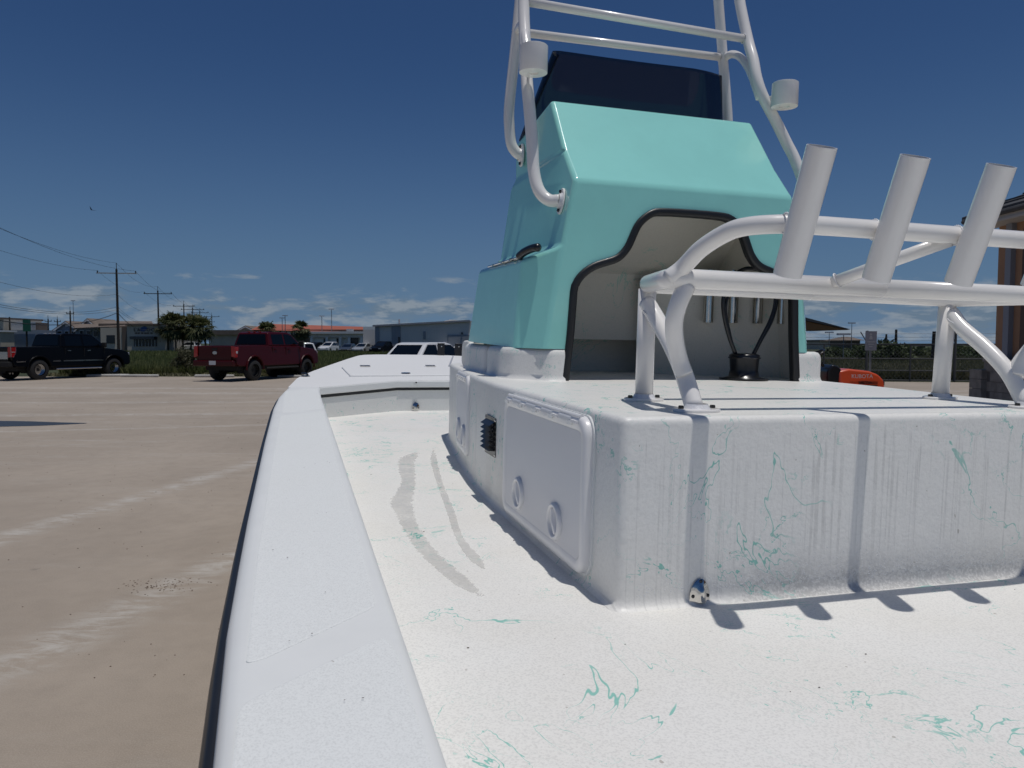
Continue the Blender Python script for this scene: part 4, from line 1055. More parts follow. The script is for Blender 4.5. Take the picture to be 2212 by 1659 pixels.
def car(loc, rz, paint, label, L=4.5, H=1.5, W=1.82, kind='suv', group=None, name='parked_car', small=False):
    t = thing(name, loc, rz, label, 'car', group); r = .33; zs = .32; hw = W / 2; wb = L * .6; zb = H * .60
    xr, xf = -L * .21, L * .79
    za = r; R = r + .06
    top = [(xr + .05, .45), (xr, .75), (xr + .04, zb), (xr + .3, zb + .03), (xf - L * .26, zb + .03), (xf - .35, zb - .14), (xf - .04, zb - .26), (xf, .5), (xf - .1, zs)]
    prof = top + arch_profile(None, [(wb, za), (0, za)], R, zs) + [(xr + .12, zs)]
    b = obj('body', side_extrude(prof, hw, .05, H, .6), paint, t, loc=(0, 0, 0)); bevel(b, .05, 2, 35)
    x0 = xr + (.06 if kind == 'suv' else .08); x1 = xr + (.28 if kind == 'suv' else .78)
    gh = [(x0, zb), (x1, H - .06), (x1 + .3, H), (x1 + L * .30, H), (x1 + L * .37, H - .06), (xf - L * .235, zb)]
    c = obj('roof', side_extrude(gh, hw - .06, .17, H, zb), paint, t, loc=(0, 0, 0)); bevel(c, .06, 3, 30)
    f = lambda z: hw - .06 - .17 * (z - zb) / (H - zb) + .006
    q = lambda a, s_: a[0] + (a[1] - a[0]) * s_
    zl, zh = zb + .07, H - .10
    def ex(z, rear): 
        if rear: return x0 + (x1 - x0) * (z - zb) / (H - .06 - zb)
        a, c_ = xf - L * .235, x1 + L * .37; return a + (c_ - a) * (z - zb) / (H - .06 - zb)
    for s in (-1, 1):
        m1 = x1 + L * .14
        for A, B_, ra, rb in ((None, m1, 1, 0), (m1 + .07, None, 0, 1)):
            xa0 = ex(zl, True) + .12 if A is None else A; xa1 = ex(zh, True) + .12 if A is None else A
            xb0 = ex(zl, False) - .12 if B_ is None else B_; xb1 = ex(zh, False) - .10 if B_ is None else B_
            obj('window', MB().add([(xa0, s * f(zl), zl), (xb0, s * f(zl), zl), (xb1, s * f(zh), zh), (xa1, s * f(zh), zh)], [(0, 1, 2, 3)]), M_GLASS, t, loc=(0, 0, 0))
        wheel(t, 0, s * (hw - .13), r, s, M_RIMC, .22); wheel(t, wb, s * (hw - .13), r, s, M_RIMC, .22)
        obj('tail_light', MB().box((xr + .04, s * (hw - .16), zb - .12), (.10, .26, .14)), M_TAIL, t, loc=(0, 0, 0))
        obj('headlight', MB().box((xf - .08, s * (hw - .24), zb - .30), (.14, .34, .12)), M_PLATE, t, loc=(0, 0, 0))
        obj('side_mirror', MB().box((xf - L * .30, s * (hw + .06), zb + .08), (.10, .18, .13)), paint, t, loc=(0, 0, 0))
    obj('rear_window', MB().add([(ex(zl, 1) - .012, -hw + .26, zl), (ex(zl, 1) - .012, hw - .26, zl), (ex(zh, 1) - .012, hw - .34, zh), (ex(zh, 1) - .012, -hw + .34, zh)], [(0, 1, 2, 3)]), M_GLASS, t, loc=(0, 0, 0))
    obj('windscreen', MB().add([(ex(zl, 0) + .02, -hw + .22, zl), (ex(zl, 0) + .02, hw - .22, zl), (ex(zh, 0) + .02, hw - .32, zh), (ex(zh, 0) + .02, -hw + .32, zh)], [(0, 1, 2, 3)]), M_GLASS, t, loc=(0, 0, 0))
    obj('underbody', MB().box((wb / 2, 0, .34), (L * .9, W * .8, .16)), M_UNDER, t, loc=(0, 0, 0))
    return t
def P(px, dist):       # bearing of a point given in degrees-like image units, used only to lay out the site plan
    return (px - 1106) / 1625 * dist
car((-3.85, 29.6, 0), R_(62), M_PWHITE, 'white estate car behind the bow of the boat', 4.7, 1.58, 1.86, kind='hatch')
CARS = [(312, 158, 8, M_PGREY, 'dark sport utility car in front of the shop', 4.7, 1.75), (356, 170, 170, M_PWHITE, 'small white car between the shop and the palms', 4.3, 1.5), (384, 150, 15, M_PSILVER, 'silver car behind the palm trunks, nearer the shop', 4.6, 1.6),
        (420, 146, 160, M_PWHITE, 'white van-like car behind the right palm trunks', 4.8, 1.8), (656, 60, 200, M_PWHITE, 'white car just past the bonnet of the red truck', 4.8, 1.58),
        (686, 128, 255, M_PBLACK, 'black car left of the white pickup by the garage', 4.6, 1.7), (717, 124, 262, M_PWHITE, 'white car facing the grass before the garage doors', 4.8, 1.75), (756, 120, 268, M_PGREY, 'dark grey saloon before the garage pillar', 4.6, 1.45),
        (789, 116, 262, M_PSILVER, 'silver car at the corner of the garage', 4.6, 1.55), (810, 126, 255, M_PWHITE, 'white car half hidden beside the silver one', 4.5, 1.5), (832, 108, 258, M_PBLACK, 'black sport utility car in front of the grey warehouse', 4.8, 1.8), (985, 112, 250, M_PWHITE, 'small white car before the warehouse roller door', 4.5, 1.5)]
for px, d, deg, m_, lab, L_, H_ in CARS:
    car((P(px, d), d, 0), R_(deg), m_, lab, L_, H_, group='cars parked beyond the field')

# wheel stops
M_KERB = mat('white concrete', (0.50, 0.49, 0.46), 0.85, var=0.2)
for k, (x, y, r, lab) in enumerate(((-18.6, 34.6, 12, 'white wheel stop under the nose of the black truck'), (-17.0, 34.3, -4, 'white wheel stop right of the black truck'), (-13.5, 34.1, -2, 'white wheel stop left of the red truck'), (-9.6, 33.6, -3, 'white wheel stop under the red truck'))):
    o = obj('wheel_stop', MB().prism([(-.9, -.08), (.9, -.08), (.9, .08), (-.9, .08)], 0, .12), M_KERB); bevel(o, .04, 2); o.location = (x, y, 0); o.rotation_euler = (0, 0, R_(r)); tag(o, lab, 'wheel stop', 'wheel stops along the grass')

# puddle and loose stones on the lot
pm = mat('still water', (0.045, 0.042, 0.04), 0.30, spec=0.2)
pts = round_poly(ccw([(-10.9, 14.35), (-10.0, 13.75), (-9.2, 13.95), (-8.8, 14.05), (-8.1, 14.5), (-8.8, 14.62), (-9.6, 14.85), (-11.2, 15.0)]), .25, 5)
pw = obj('puddle', mkmesh('puddle', [(x, y, .004) for x, y in pts], [tuple(range(len(pts)))]), pm); tag(pw, kind='structure')
mb = MB()
for k in range(220):
    y = 3.4 + 22 * rng.random() ** 1.6; x = rng.uniform(-.66 * y - .5, -.30 * y - .2); s = rng.uniform(.002, .0045) * (1 + y * .05)
    mb.add([(x + p.x * s, y + p.y * s, p.z * s * .6 + s * .2) for p in iv], iff)
for k in range(110):
    x, y = -2.25 + rng.normal(0, .13), 4.75 + rng.normal(0, .07); s = rng.uniform(.003, .007)
    mb.add([(x + p.x * s, y + p.y * s, p.z * s * .6) for p in iv], iff)
tag(obj('loose_stones', mb, mat('brown gravel', (0.13, 0.095, 0.07), 0.9, var=.3)), kind='stuff')

# ------------------------------------------------------------------ grass field
def blades(name, n, region, hgt, m, wid=.03, spread=.25):
    """region(rng) -> x, y ; numpy bulk"""
    X, Y = region(n); H = hgt * rng.uniform(.45, 1.2, n); A = rng.uniform(0, 2 * math.pi, n); Wd = wid * rng.uniform(.6, 1.4, n) * np.maximum(1, Y / 60)
    lx = rng.normal(0, spread, n) * H; ly = rng.normal(0, spread, n) * H
    v = np.zeros((n, 3, 3)); v[:, 0] = np.stack([X - np.cos(A) * Wd, Y - np.sin(A) * Wd, np.zeros(n)], 1)
    v[:, 1] = np.stack([X + np.cos(A) * Wd, Y + np.sin(A) * Wd, np.zeros(n)], 1); v[:, 2] = np.stack([X + lx, Y + ly, H], 1)
    me = bpy.data.meshes.new(name); me.vertices.add(3 * n); me.loops.add(3 * n); me.polygons.add(n)
    me.vertices.foreach_set('co', v.reshape(-1)); me.loops.foreach_set('vertex_index', np.arange(3 * n, dtype=np.int32))
    me.polygons.foreach_set('loop_start', np.arange(0, 3 * n, 3, dtype=np.int32)); me.update(); me.validate()
    return tag(obj(name, me, m), kind='stuff')
def reg_left(n):
    y = 35.4 + 85 * rng.random(n) ** 2.0; a = rng.uniform(-.60, .02, n); x = a * y
    k = (x > -6) & (y < 36.5); y[k] += 1; return x, y
blades('field_grass', 120000, reg_left, .48, M_GRASS, .030)
def reg_right(n):
    y = 31.6 + 80 * rng.random(n) ** 2.0; a = rng.uniform(.36, .72, n); return a * y, y
blades('meadow_grass', 60000, reg_right, .42, foliage('dry meadow grass', (0.085, 0.090, 0.035), (0.150, 0.135, 0.070), .3), .030)
def reg_edge(n): y = 35.2 + .6 * rng.random(n); return rng.uniform(-.62, -.14, n) * y, y
blades('edge_weeds', 9000, reg_edge, .16, foliage('pale weeds', (0.12, 0.12, 0.05), (0.30, 0.28, 0.17), 3.0), .03, .5)

def leaf_cloud(n, c, rad, m, s=.10, shell=.55, flat=1.0, name='foliage'):
    d = rng.normal(size=(n, 3)); d /= np.linalg.norm(d, axis=1)[:, None]; r = shell + (1 - shell) * rng.random(n) ** .5
    r *= 1 + .22 * np.sin(d[:, 0] * 5 + d[:, 2] * 4 + c[0]) + .12 * np.sin(d[:, 1] * 9)
    p = np.array(c) + d * r[:, None] * np.array(rad); q = rng.normal(size=(n, 3)); q /= np.linalg.norm(q, axis=1)[:, None]
    w = np.cross(q, rng.normal(size=(n, 3))); w /= np.linalg.norm(w, axis=1)[:, None]; ss = (s * rng.uniform(.6, 1.4, n))[:, None]
    v = np.stack([p - w * ss * .5, p + w * ss * .5, p + q * ss * 1.6], 1)
    me = bpy.data.meshes.new(name); me.vertices.add(3 * n); me.loops.add(3 * n); me.polygons.add(n)
    me.vertices.foreach_set('co', v.reshape(-1)); me.loops.foreach_set('vertex_index', np.arange(3 * n, dtype=np.int32))
    me.polygons.foreach_set('loop_start', np.arange(0, 3 * n, 3, dtype=np.int32)); me.update()
    return me

# bush at the edge of the lot
t = thing('shrub', (P(408, 36), 36.0, 0), 0, 'low grey-green bush at the grass edge left of the red truck', 'bush')
obj('foliage', leaf_cloud(5200, (0, 0, .50), (.72, .6, .78), M_SHRUB, .06, .35), M_SHRUB, t, loc=(0, 0, 0))
mb = MB()
for k in range(14):
    a = rng.uniform(0, 6.3); mb.tube([(0, 0, 0), (.3 * math.cos(a), .3 * math.sin(a), .5), (.55 * math.cos(a), .55 * math.sin(a), rng.uniform(.7, 1.2))], [.02, .012, .004], 5)
obj('stem', mb, M_BARK, t, loc=(0, 0, 0))

# ------------------------------------------------------------------ palms
def palm(x, y, h, cr, label, seed, group='cabbage palms in front of the shop'):
    t = thing('palm_tree', (x, y, 0), 0, label, 'palm tree', group); r = np.random.default_rng(seed)
    mb = MB(); lean = r.normal(0, .25, 2)
    mb.tube([(0, 0, 0), (lean[0] * .3, lean[1] * .3, h * .5), (lean[0], lean[1], h)], [.19, .15, .16], 8)
    obj('trunk', mb, M_BARK, t, loc=(0, 0, 0))
    fr = MB()
    for k in range(74):
        a = r.uniform(0, 2 * math.pi); e = r.uniform(-1.15, 1.35); L_ = cr * r.uniform(.75, 1.1)
        base = Vector((lean[0], lean[1], h)); d = Vector((math.cos(a) * math.cos(e), math.sin(a) * math.cos(e), math.sin(e)))
        tip = base + d * L_ * .55; fr.tube([base, tip], .015, 4, False)
        side = d.cross(Vector((0, 0, 1))).normalized(); up = side.cross(d)
        for j in range(13):
            b = R_(-80 + 160 * j / 12) + r.normal(0, .08)
            dd = (d * math.cos(b) + side * math.sin(b)).normalized(); ln = L_ * .55 * r.uniform(.8, 1.1)
            mid = tip + dd * ln * .6; end = tip + dd * ln + Vector((0, 0, -ln * r.uniform(.2, .45)))
            nn = dd.cross(up).normalized() * .06
            fr.add([tip - nn, tip + nn, mid + nn * 1.3, mid - nn * 1.3, end], [(0, 1, 2, 3), (3, 2, 4)])
    obj('crown', fr, M_PALM, t, loc=(0, 0, 0)); return t
PALMS = [(364, 140, 5.0, 2.1, 'leftmost palm, its crown crossed by the dark pole'), (381, 137, 5.2, 2.2, 'tallest palm of the clump, second from the left'), (397, 141, 4.7, 2.0, 'third palm from the left in the dark clump'), (413, 138, 4.9, 2.1, 'palm in the middle of the clump with a dense crown'),
         (429, 136, 4.5, 2.1, 'palm right of the middle with yellowing fronds'), (446, 139, 4.6, 2.2, 'rightmost palm of the clump before the shop')]
for i, (px, d, h, c, lab) in enumerate(PALMS): palm(P(px, d), d, h - .35, c * 1.3, lab, i + 3)
palm(P(652, 118), 118, 3.6, 1.7, 'single palm beside the white garage building', 20, 'palms by the garage')
palm(P(576, 122), 122, 3.5, 1.9, 'palm rising behind the roof of the red truck', 21, 'palms by the garage')

# ------------------------------------------------------------------ utility poles and wires
M_WIRE = mat('cable black', (0.03, 0.03, 0.032), 0.6)
def upole(x, y, h, label, arm=2.6, ang=R_(8), trans=False, group='utility poles along the road'):
    t = thing('utility_pole', (x, y, 0), 0, label, 'utility pole', group)
    obj('pole', MB().tube([(0, 0, 0), (0, 0, h)], [.20, .13], 10), M_WOODP, t, loc=(0, 0, 0))
    if arm:
        c, s = math.cos(ang), math.sin(ang)
        obj('crossarm', MB().box((0, 0, h - .55), (arm * 2, .11, .14), Matrix.Rotation(ang, 4, 'Z')), M_KERB if h > 9 and not trans and x > -60 else M_WOODP, t, loc=(0, 0, 0))
        for k in (-1, 1):
            obj('insulator', MB().lathe([(.05, 0), (.09, .10), (.05, .20), (.09, .26), (0, .32)], 8, Matrix.Translation((k * arm * .94 * c, k * arm * .94 * s, h - .50))), M_WOODP, t, loc=(0, 0, 0))
        obj('insulator', MB().tube([(0, 0, h), (0, 0, h + .85)], .05, 6), M_WOODP, t, loc=(0, 0, 0))
    if trans:
        for k in (-1, 1): obj('transformer', MB().lathe([(0, 0), (.28, .02), (.28, .75), (0, .85)], 10, Matrix.Translation((k * .75, 0, h - 2.4))), M_GREY, t, loc=(0, 0, 0))
    return t
POLES = [(-53.9, 103.2, 11.6, 'tallest near pole, right of the black truck'), (-68.3, 145.8, 11.6, 'second pole, left of the palm clump'), (-83.0, 191, 11.4, 'third pole, above the palms at the left'), (-98.0, 237, 11.6, 'fourth pole, above the middle of the palms'),
         (-105.8, 266, 11.4, 'fifth pole, at the right end of the palms')]
pl = [upole(x, y, h, lab) for x, y, h, lab in POLES]
upole(P(418.7, 215), 215, 11.6, 'pole carrying transformers above the palms', 3.2, trans=True)
upole(P(453.7, 300), 300, 10.5, 'thin far pole just left of the fifth pole', 2.2)
for px, d, ytop, lab in ((24, 150, 685, 'dark pole over the left building'), (107, 170, 689, 'dark pole left of the gabled houses'), (127, 180, 690, 'dark pole before the smaller gable'), (155, 150, 672, 'taller dark pole between the two gables')):
    upole(P(px, d), d, 1.55 + (741 - ytop) * d / 1625, lab, 0.7 if px != 24 else 0, group='dark poles behind the black truck')
p0 = (-62.0, 56.0, 12.6)
def cable(a, b, sag, r, label, group='overhead wires'):
    a = Vector(a); b = Vector(b); pts = [a.lerp(b, t) - Vector((0, 0, sag * 4 * t * (1 - t))) for t in [i / 24 for i in range(25)]]
    o = obj('overhead_wire', MB().tube(pts, r, 5), M_WIRE); return tag(o, label, 'wire', group)
nm = ['topmost', 'left arm', 'right arm', 'middle upper', 'middle lower', 'lower', 'thick lowest']
def att(x, y, h, k):
    c, s = math.cos(R_(8)), math.sin(R_(8))
    return [(x, y, h + .85), (x - 2.44 * c, y - 2.44 * s, h - .2), (x + 2.44 * c, y + 2.44 * s, h - .2), (x, y, h - 3.4), (x, y, h - 5.1), (x, y, h - 5.5), (x, y, h - 5.9)][k]
seq = [(-36.5, 38.0, 11.9)] + [p[:3] for p in POLES]
for i in range(len(seq) - 1):
    for k in range(7):
        r = (.014, .014, .014, .013, .018, .018, .040)[k] * (1 if i < 2 else 1.3)
        span = ('from beyond the left edge to the near pole', 'between the near pole and the second pole', 'between the second and third poles', 'between the third and fourth poles', 'between the fourth and fifth poles')[i]
        cable(att(*seq[i], k), att(*seq[i + 1], k), (1.2, 1.2, 1.2, 1.5, 1.7, 1.5, 2.2)[k] * (1.15 if i == 0 else .9), r, nm[k] + ' wire ' + span)
def lamp(px, d, ytop, label, r=.09):
    h = 1.55 + (741 - ytop) * d / 1625; t = thing('light_pole', (P(px, d), d, 0), 0, label, 'light pole', 'slim light poles')
    obj('pole', MB().tube([(0, 0, 0), (0, 0, h)], [r, r * .6], 8), mat('galvanised steel', (0.16, 0.17, 0.18), 0.5), t, loc=(0, 0, 0))
    obj('lamp_head', MB().box((0, 0, h), (1.0, .3, .16)), M_GREY, t, loc=(0, 0, 0))
for a in ((162, 190, 650, 'tall thin grey light pole behind the black truck'), (617.5, 150, 682, 'taller light pole before the red roof'), (611, 150, 687, 'shorter light pole before the red roof'), (696.5, 140, 683, 'dark post rising over the garage parapet'), (717.5, 145, 668, 'very thin mast above the garage roof')): lamp(*a)

# ------------------------------------------------------------------ far buildings
def Z(y, d): return 1.55 + (741 - y) * d / 1625
M_BEIGE = mat('beige stucco', (0.50, 0.45, 0.37), 0.85, var=.08, vscale=.4); M_BROWN = mat('brown shingle', (0.17, 0.135, 0.11), 0.9, var=.2, vscale=.8)
M_BLUEG = mat('blue-grey siding', (0.24, 0.29, 0.36), 0.7, var=.08); M_TRIMW = mat('white trim', (0.62, 0.64, 0.66), 0.6); M_DARKW = mat('dark window', (0.010, 0.014, 0.02), 0.15)
M_REDR = mat('terracotta roof', (0.34, 0.095, 0.06), 0.8, var=.08, vscale=.5); M_STEELW = mat('grey steel siding', (0.70, 0.66, 0.62), 0.6, var=.05, vscale=.2); M_STEELD = mat('darker steel siding', (0.30, 0.31, 0.34), 0.6)
M_AWN = mat('navy awning', (0.02, 0.03, 0.042), 0.7); M_DBROWN = mat('dark brown panel', (0.13, 0.10, 0.08), 0.8); M_WHITEB = mat('white render', (0.80, 0.81, 0.80), 0.7, var=.05); M_BLUE = mat('blue sign', (0.02, 0.07, 0.22), 0.5)
def bx(par, name, px0, px1, y0, y1, d, depth, m_, dd=0.0):
    """box whose front face spans bearings px0..px1 at distance d-dd, z from image rows"""
    x0, x1 = P(px0, d), P(px1, d); z0, z1 = (Z(y1, d) if y1 else 0), Z(y0, d)
    o = obj(name, MB().box(((x0 + x1) / 2, d - dd + depth / 2, (z0 + z1) / 2), (x1 - x0, depth, z1 - z0)), m_, par, loc=(0, 0, 0)); return o
def bthing(name, label): 
    t = thing(name, (0, 0, 0), 0, label, 'building'); return t
# a) left building with roof railing
d = 150; t = bthing('shop_building', 'pale building with a railed roof terrace at the far left')
bx(t, 'wall', -60, 12, 690, None, d, 12, M_BEIGE); bx(t, 'wall', 12, 88, 713, None, d + 2, 12, M_BLUEG); bx(t, 'roof_edge', -60, 12, 686, 690, d, 13, M_BROWN, .3); bx(t, 'terrace_wall', 12, 86, 697, 713, d + 6, 3, M_DBROWN)
for k in range(26): bx(t, 'baluster', 14 + k * 2.65, 14.9 + k * 2.65, 697, 713, d + 2, .12, M_TRIMW, .4)
bx(t, 'handrail', 12, 82, 695.5, 697.5, d + 2, .2, M_TRIMW, .45)
bx(t, 'kiosk_wall', 20, 47, 717, None, d, 4, M_BEIGE, 6); bx(t, 'kiosk_roof', 17, 50, 714.5, 718, d, 5, M_TRIMW, 6.5); bx(t, 'window', 26, 38, 724, 740, d, .1, M_DARKW, 6.1); bx(t, 'window', -2, 8, 712, 732, d, .1, M_DARKW, .1)
g = thing('green_sign', (0, 0, 0), 0, 'green box sign standing above the roof railing', 'sign'); bx(g, 'sign_panel', 52, 65, 690, 716, 144, .6, mat('green panel', (0.012, 0.10, 0.06), 0.5)); bx(g, 'post', 57, 59, 716, None, 144, .3, M_WOODP, -.1)
# b) gabled houses
def gable(px0, px1, yb, ya, d, label, depth=10, m_=None, roof=None, win=True):
    t = thing('gabled_house', (0, 0, 0), 0, label, 'house', 'gabled houses behind the black truck')
    x0, x1, xm = P(px0, d), P(px1, d), P((px0 + px1) / 2, d); zb, za = Z(yb, d), Z(ya, d)
    mb = MB().add([(x0, d, 0), (x1, d, 0), (x1, d, zb), (xm, d, za), (x0, d, zb), (x0, d + depth, 0), (x1, d + depth, 0), (x1, d + depth, zb), (xm, d + depth, za), (x0, d + depth, zb)],
                  [(0, 1, 2, 3, 4), (5, 9, 8, 7, 6), (0, 4, 9, 5), (1, 6, 7, 2)])
    obj('wall', mb, m_ or M_BLUEG, t, loc=(0, 0, 0))
    for s, xe in ((0, x0 - .4), (1, x1 + .4)):
        ze = zb - .3; th = .22
        r = MB().add([(xe, d - .5, ze), (xm, d - .5, za), (xm, d + depth, za), (xe, d + depth, ze), (xe, d - .5, ze + th), (xm, d - .5, za + th), (xm, d + depth, za + th), (xe, d + depth, ze + th)],
                     [(0, 1, 2, 3), (4, 5, 6, 7), (0, 1, 5, 4), (2, 3, 7, 6), (0, 3, 7, 4), (1, 2, 6, 5)])
        obj('roof', r, roof or M_BROWN, t, loc=(0, 0, 0))
        obj('bargeboard', MB().add([(xe, d - .56, ze), (xm, d - .56, za), (xm, d - .56, za - .28), (xe, d - .56, ze - .28), (xe, d - .5, ze), (xm, d - .5, za), (xm, d - .5, za - .28), (xe, d - .5, ze - .28)], [(0, 1, 2, 3), (7, 6, 5, 4), (0, 4, 5, 1), (3, 2, 6, 7)]), M_TRIMW, t, loc=(0, 0, 0))
    if win:
        obj('round_vent', MB().lathe([(0, .05), (.35, .05), (.38, 0)], 14, Matrix(((1, 0, 0, xm), (0, 0, -1, d), (0, 1, 0, zb + (za - zb) * .62), (0, 0, 0, 1)))), M_TRIMW, t, loc=(0, 0, 0))
        n = 3
        for k in range(n):
            cx = px0 + (px1 - px0) * (k + .7) / (n + .4)
            f = bx(t, 'window_frame', cx - 4.6, cx + 4.6, yb + 1, yb + 16, d, .12, M_TRIMW, .12); bx(t, 'window', cx - 3.6, cx + 3.6, yb + 3, yb + 15, d, .1, M_DARKW, .18)
    return t
gable(121, 173, 713, 695.5, 158, 'smaller gabled blue-grey house on the left'); gable(169, 219, 712, 690, 152, 'larger gabled blue-grey house on the right')
# c) shop with letters
d = 140; t = bthing('shop_building', 'long beige shop with blue emblem and lettering over a navy awning')
bx(t, 'wall', 219, 268, 708, None, d, 14, M_BEIGE); bx(t, 'pier', 266, 279, 706, None, d, 14, M_DBROWN, .2); bx(t, 'wall', 279, 364, 702, None, d, 14, M_BEIGE, .5); bx(t, 'cornice', 278, 350, 700.5, 703.5, d, 15, M_DBROWN, .9)
rf = MB().add([(P(205, 150), 143, Z(712, 143)), (P(370, 150), 143, Z(705, 143)), (P(340, 160), 158, Z(697, 158)), (P(200, 160), 158, Z(697, 158))], [(0, 1, 2, 3)]); ro = obj('roof', rf, M_BROWN, t, loc=(0, 0, 0)); ro.modifiers.new('s', 'SOLIDIFY').thickness = .3
bx(t, 'roof_band', 215, 345, 699, 705, d + 6, 8, M_BROWN)
w_ = bx(t, 'window', 232, 250, 724, 742, d, .1, M_DARKW, .1); bx(t, 'awning', 292, 344, 727, 733, d, 1.4, M_AWN, 1.8); bx(t, 'window', 294, 343, 733, 748, d, .1, M_DARKW, .6)
for k in range(7): bx(t, 'mullion', 297 + k * 7, 297.8 + k * 7, 733, 748, d, .12, M_TRIMW, .66)
def text(par, s, x, y, z, size, m_, ext=.04, rot=(90, 0, 0), name='lettering'):
    cu = bpy.data.curves.new(name, 'FONT'); cu.body = s; cu.size = size; cu.extrude = ext; cu.align_x = 'CENTER'
    tmp = bpy.data.objects.new('tmp', cu); COL.objects.link(tmp); dg = bpy.context.evaluated_depsgraph_get(); me = bpy.data.meshes.new_from_object(tmp.evaluated_get(dg)); bpy.data.objects.remove(tmp)
    o = obj(name, me, m_, par, loc=(x, y, z), rot=tuple(R_(a) for a in rot)); return o
for ch, px in (('L', 296.5), ('A', 305), ('O', 326), ('O', 335.5)): text(t, ch, P(px, d), d - .62, Z(716, d), .85, M_AWN)
obj('emblem', MB().lathe([(0, .08), (.50, .08), (.52, 0)], 20, Matrix(((1.25, 0, -.3, P(315.5, d)), (0, 0, -1, d - .55), (.25, .9, 0, Z(711, d)), (0, 0, 0, 1)))), M_BLUE, t, loc=(0, 0, 0))
for k, w in enumerate((5, 3.6, 4.4, 5.2, 3.4, 4.6)): bx(t, 'small_letters', 296.5 + k * 6.6, 296.5 + k * 6.6 + w, 718.2, 721.4, d, .08, M_DBROWN, .6)
# d) low brown roofs right of the palms
t = bthing('low_building', 'low brown-roofed building between the palms and the red truck'); bx(t, 'wall', 455, 548, 722, None, 190, 10, M_BEIGE); bx(t, 'roof', 452, 552, 713, 723, 189, 12, M_BROWN)
gable(518, 548, 712, 705, 200, 'small far gable above the red truck', 8, M_BEIGE, M_BROWN, False)
# e) long building with terracotta roof
d = 170; t = bthing('long_building', 'long building under a terracotta red roof'); bx(t, 'wall', 549, 812, 712, None, d, 10, M_DBROWN)
x0, x1 = P(547, d), P(787, d); r = MB().add([(x0, d - 1, Z(712.5, d)), (x1, d - 1, Z(719, d)), (x1, d + 7, Z(705, d)), (x0, d + 7, Z(697.5, d)), (x0, d + 8, Z(712.5, d)), (x1, d + 8, Z(719, d))], [(0, 1, 2, 3), (3, 2, 5, 4), (0, 3, 4), (1, 5, 2)])
obj('roof', r, M_REDR, t, loc=(0, 0, 0))
for k in range(12): bx(t, 'window', 556 + k * 13, 564 + k * 13, 716, 724, d, .1, M_TRIMW, .1)
bx(t, 'end_panel', 787, 812, 706, 716, d, 7, M_WHITEB, 1)
# f) white garage
d = 132; t = bthing('garage_building', 'low white garage with pillars and open bays')
bx(t, 'wall', 668, 792, 720, None, d, 12, M_WHITEB, -.8); bx(t, 'fascia', 666, 792, 716, 721, d, 13, mat('fascia white', (.6, .62, .62), .6), .6); bx(t, 'lintel', 668, 792, 721, 729, d, .8, M_STEELW)
for a in (671, 704, 733, 752, 779): bx(t, 'pillar', a, a + 5, 729, None, d, .6, M_WHITEB, .1)
for a, b in ((680, 703), (712, 731), (757, 773)): bx(t, 'bay_opening', a, b, 730, 759, d, .2, M_DARKW if a > 740 else M_WHITEB, -.6)
for a in (698, 726): bx(t, 'doorway', a, a + 4, 731, None, d, .2, M_DARKW, -.5)
for a in (684, 711, 738): bx(t, 'wall_lamp', a, a + 2, 723, 726, d, .3, M_TRIMW, .3)
bx(t, 'roof_unit', 741, 752, 710, 716, d, 2, M_STEELD, -3)
# g) grey steel warehouse
d = 110; t = bthing('warehouse', 'big grey steel warehouse with a shallow ridged roof behind the bow')
x0, xa, x1 = P(811, d), P(962, d), P(1075, d)
w = MB().add([(x0, d, 0), (x1, d, 0), (x1, d, Z(698, d)), (P(1016, d), d, Z(693.5, d)), (P(811, d), d, Z(704.5, d)), (x0, d + 22, 0), (x1, d + 22, 0), (x1, d + 22, Z(698, d)), (P(1016, d), d + 22, Z(693.5, d)), (P(811, d), d + 22, Z(704.5, d))], [(0, 1, 2, 3, 4), (5, 9, 8, 7, 6), (0, 4, 9, 5), (1, 6, 7, 2), (4, 3, 8, 9), (3, 2, 7, 8)])
obj('wall', w, M_STEELW, t, loc=(0, 0, 0))
e = MB().add([(x0 - .3, d - .4, Z(704.5, d) - .1), (P(1016, d), d - .4, Z(693.5, d) - .1), (P(1016, d), d - .4, Z(692, d) + .05), (x0 - .3, d - .4, Z(703, d) + .05), (x0 - .3, d + .1, Z(704.5, d) - .1), (P(1016, d), d + .1, Z(693.5, d) - .1), (P(1016, d), d + .1, Z(692, d) + .05), (x0 - .3, d + .1, Z(703, d) + .05)], [(0, 1, 2, 3), (4, 5, 6, 7), (3, 2, 6, 7), (0, 1, 5, 4)])
obj('eave', e, M_STEELD, t, loc=(0, 0, 0))
rg_ = MB().add([(P(930, d), d + 3, Z(698, d)), (P(969, d), d + 3, Z(689.5, d)), (P(1060, d), d + 3, Z(697, d)), (P(930, d), d + 20, Z(698, d)), (P(969, d), d + 20, Z(689.5, d)), (P(1060, d), d + 20, Z(697, d))], [(0, 1, 2), (3, 5, 4), (0, 1, 4, 3), (1, 2, 5, 4)])
obj('roof_ridge', rg_, M_STEELW, t, loc=(0, 0, 0))
bx(t, 'recess', 847, 866, 704, None, d, .3, M_STEELD, .12); bx(t, 'door', 861, 865, 728, None, d, .1, M_DARKW, .2); bx(t, 'corner_panel', 811, 820, 706, None, d, .3, M_STEELD, .14)
bx(t, 'louvre', 915, 920, 716, 733, d, .2, M_STEELD, .15); bx(t, 'door_frame', 967, 1014, 723, None, d, .2, M_STEELD, .12); bx(t, 'roller_door', 969, 1012, 725, None, d, .1, mat('roller door', (0.30,0.32,0.35), 0.6), .18); bx(t, 'wall_lamp', 997, 1000, 718, 722, d, .4, M_DARKW, .4)
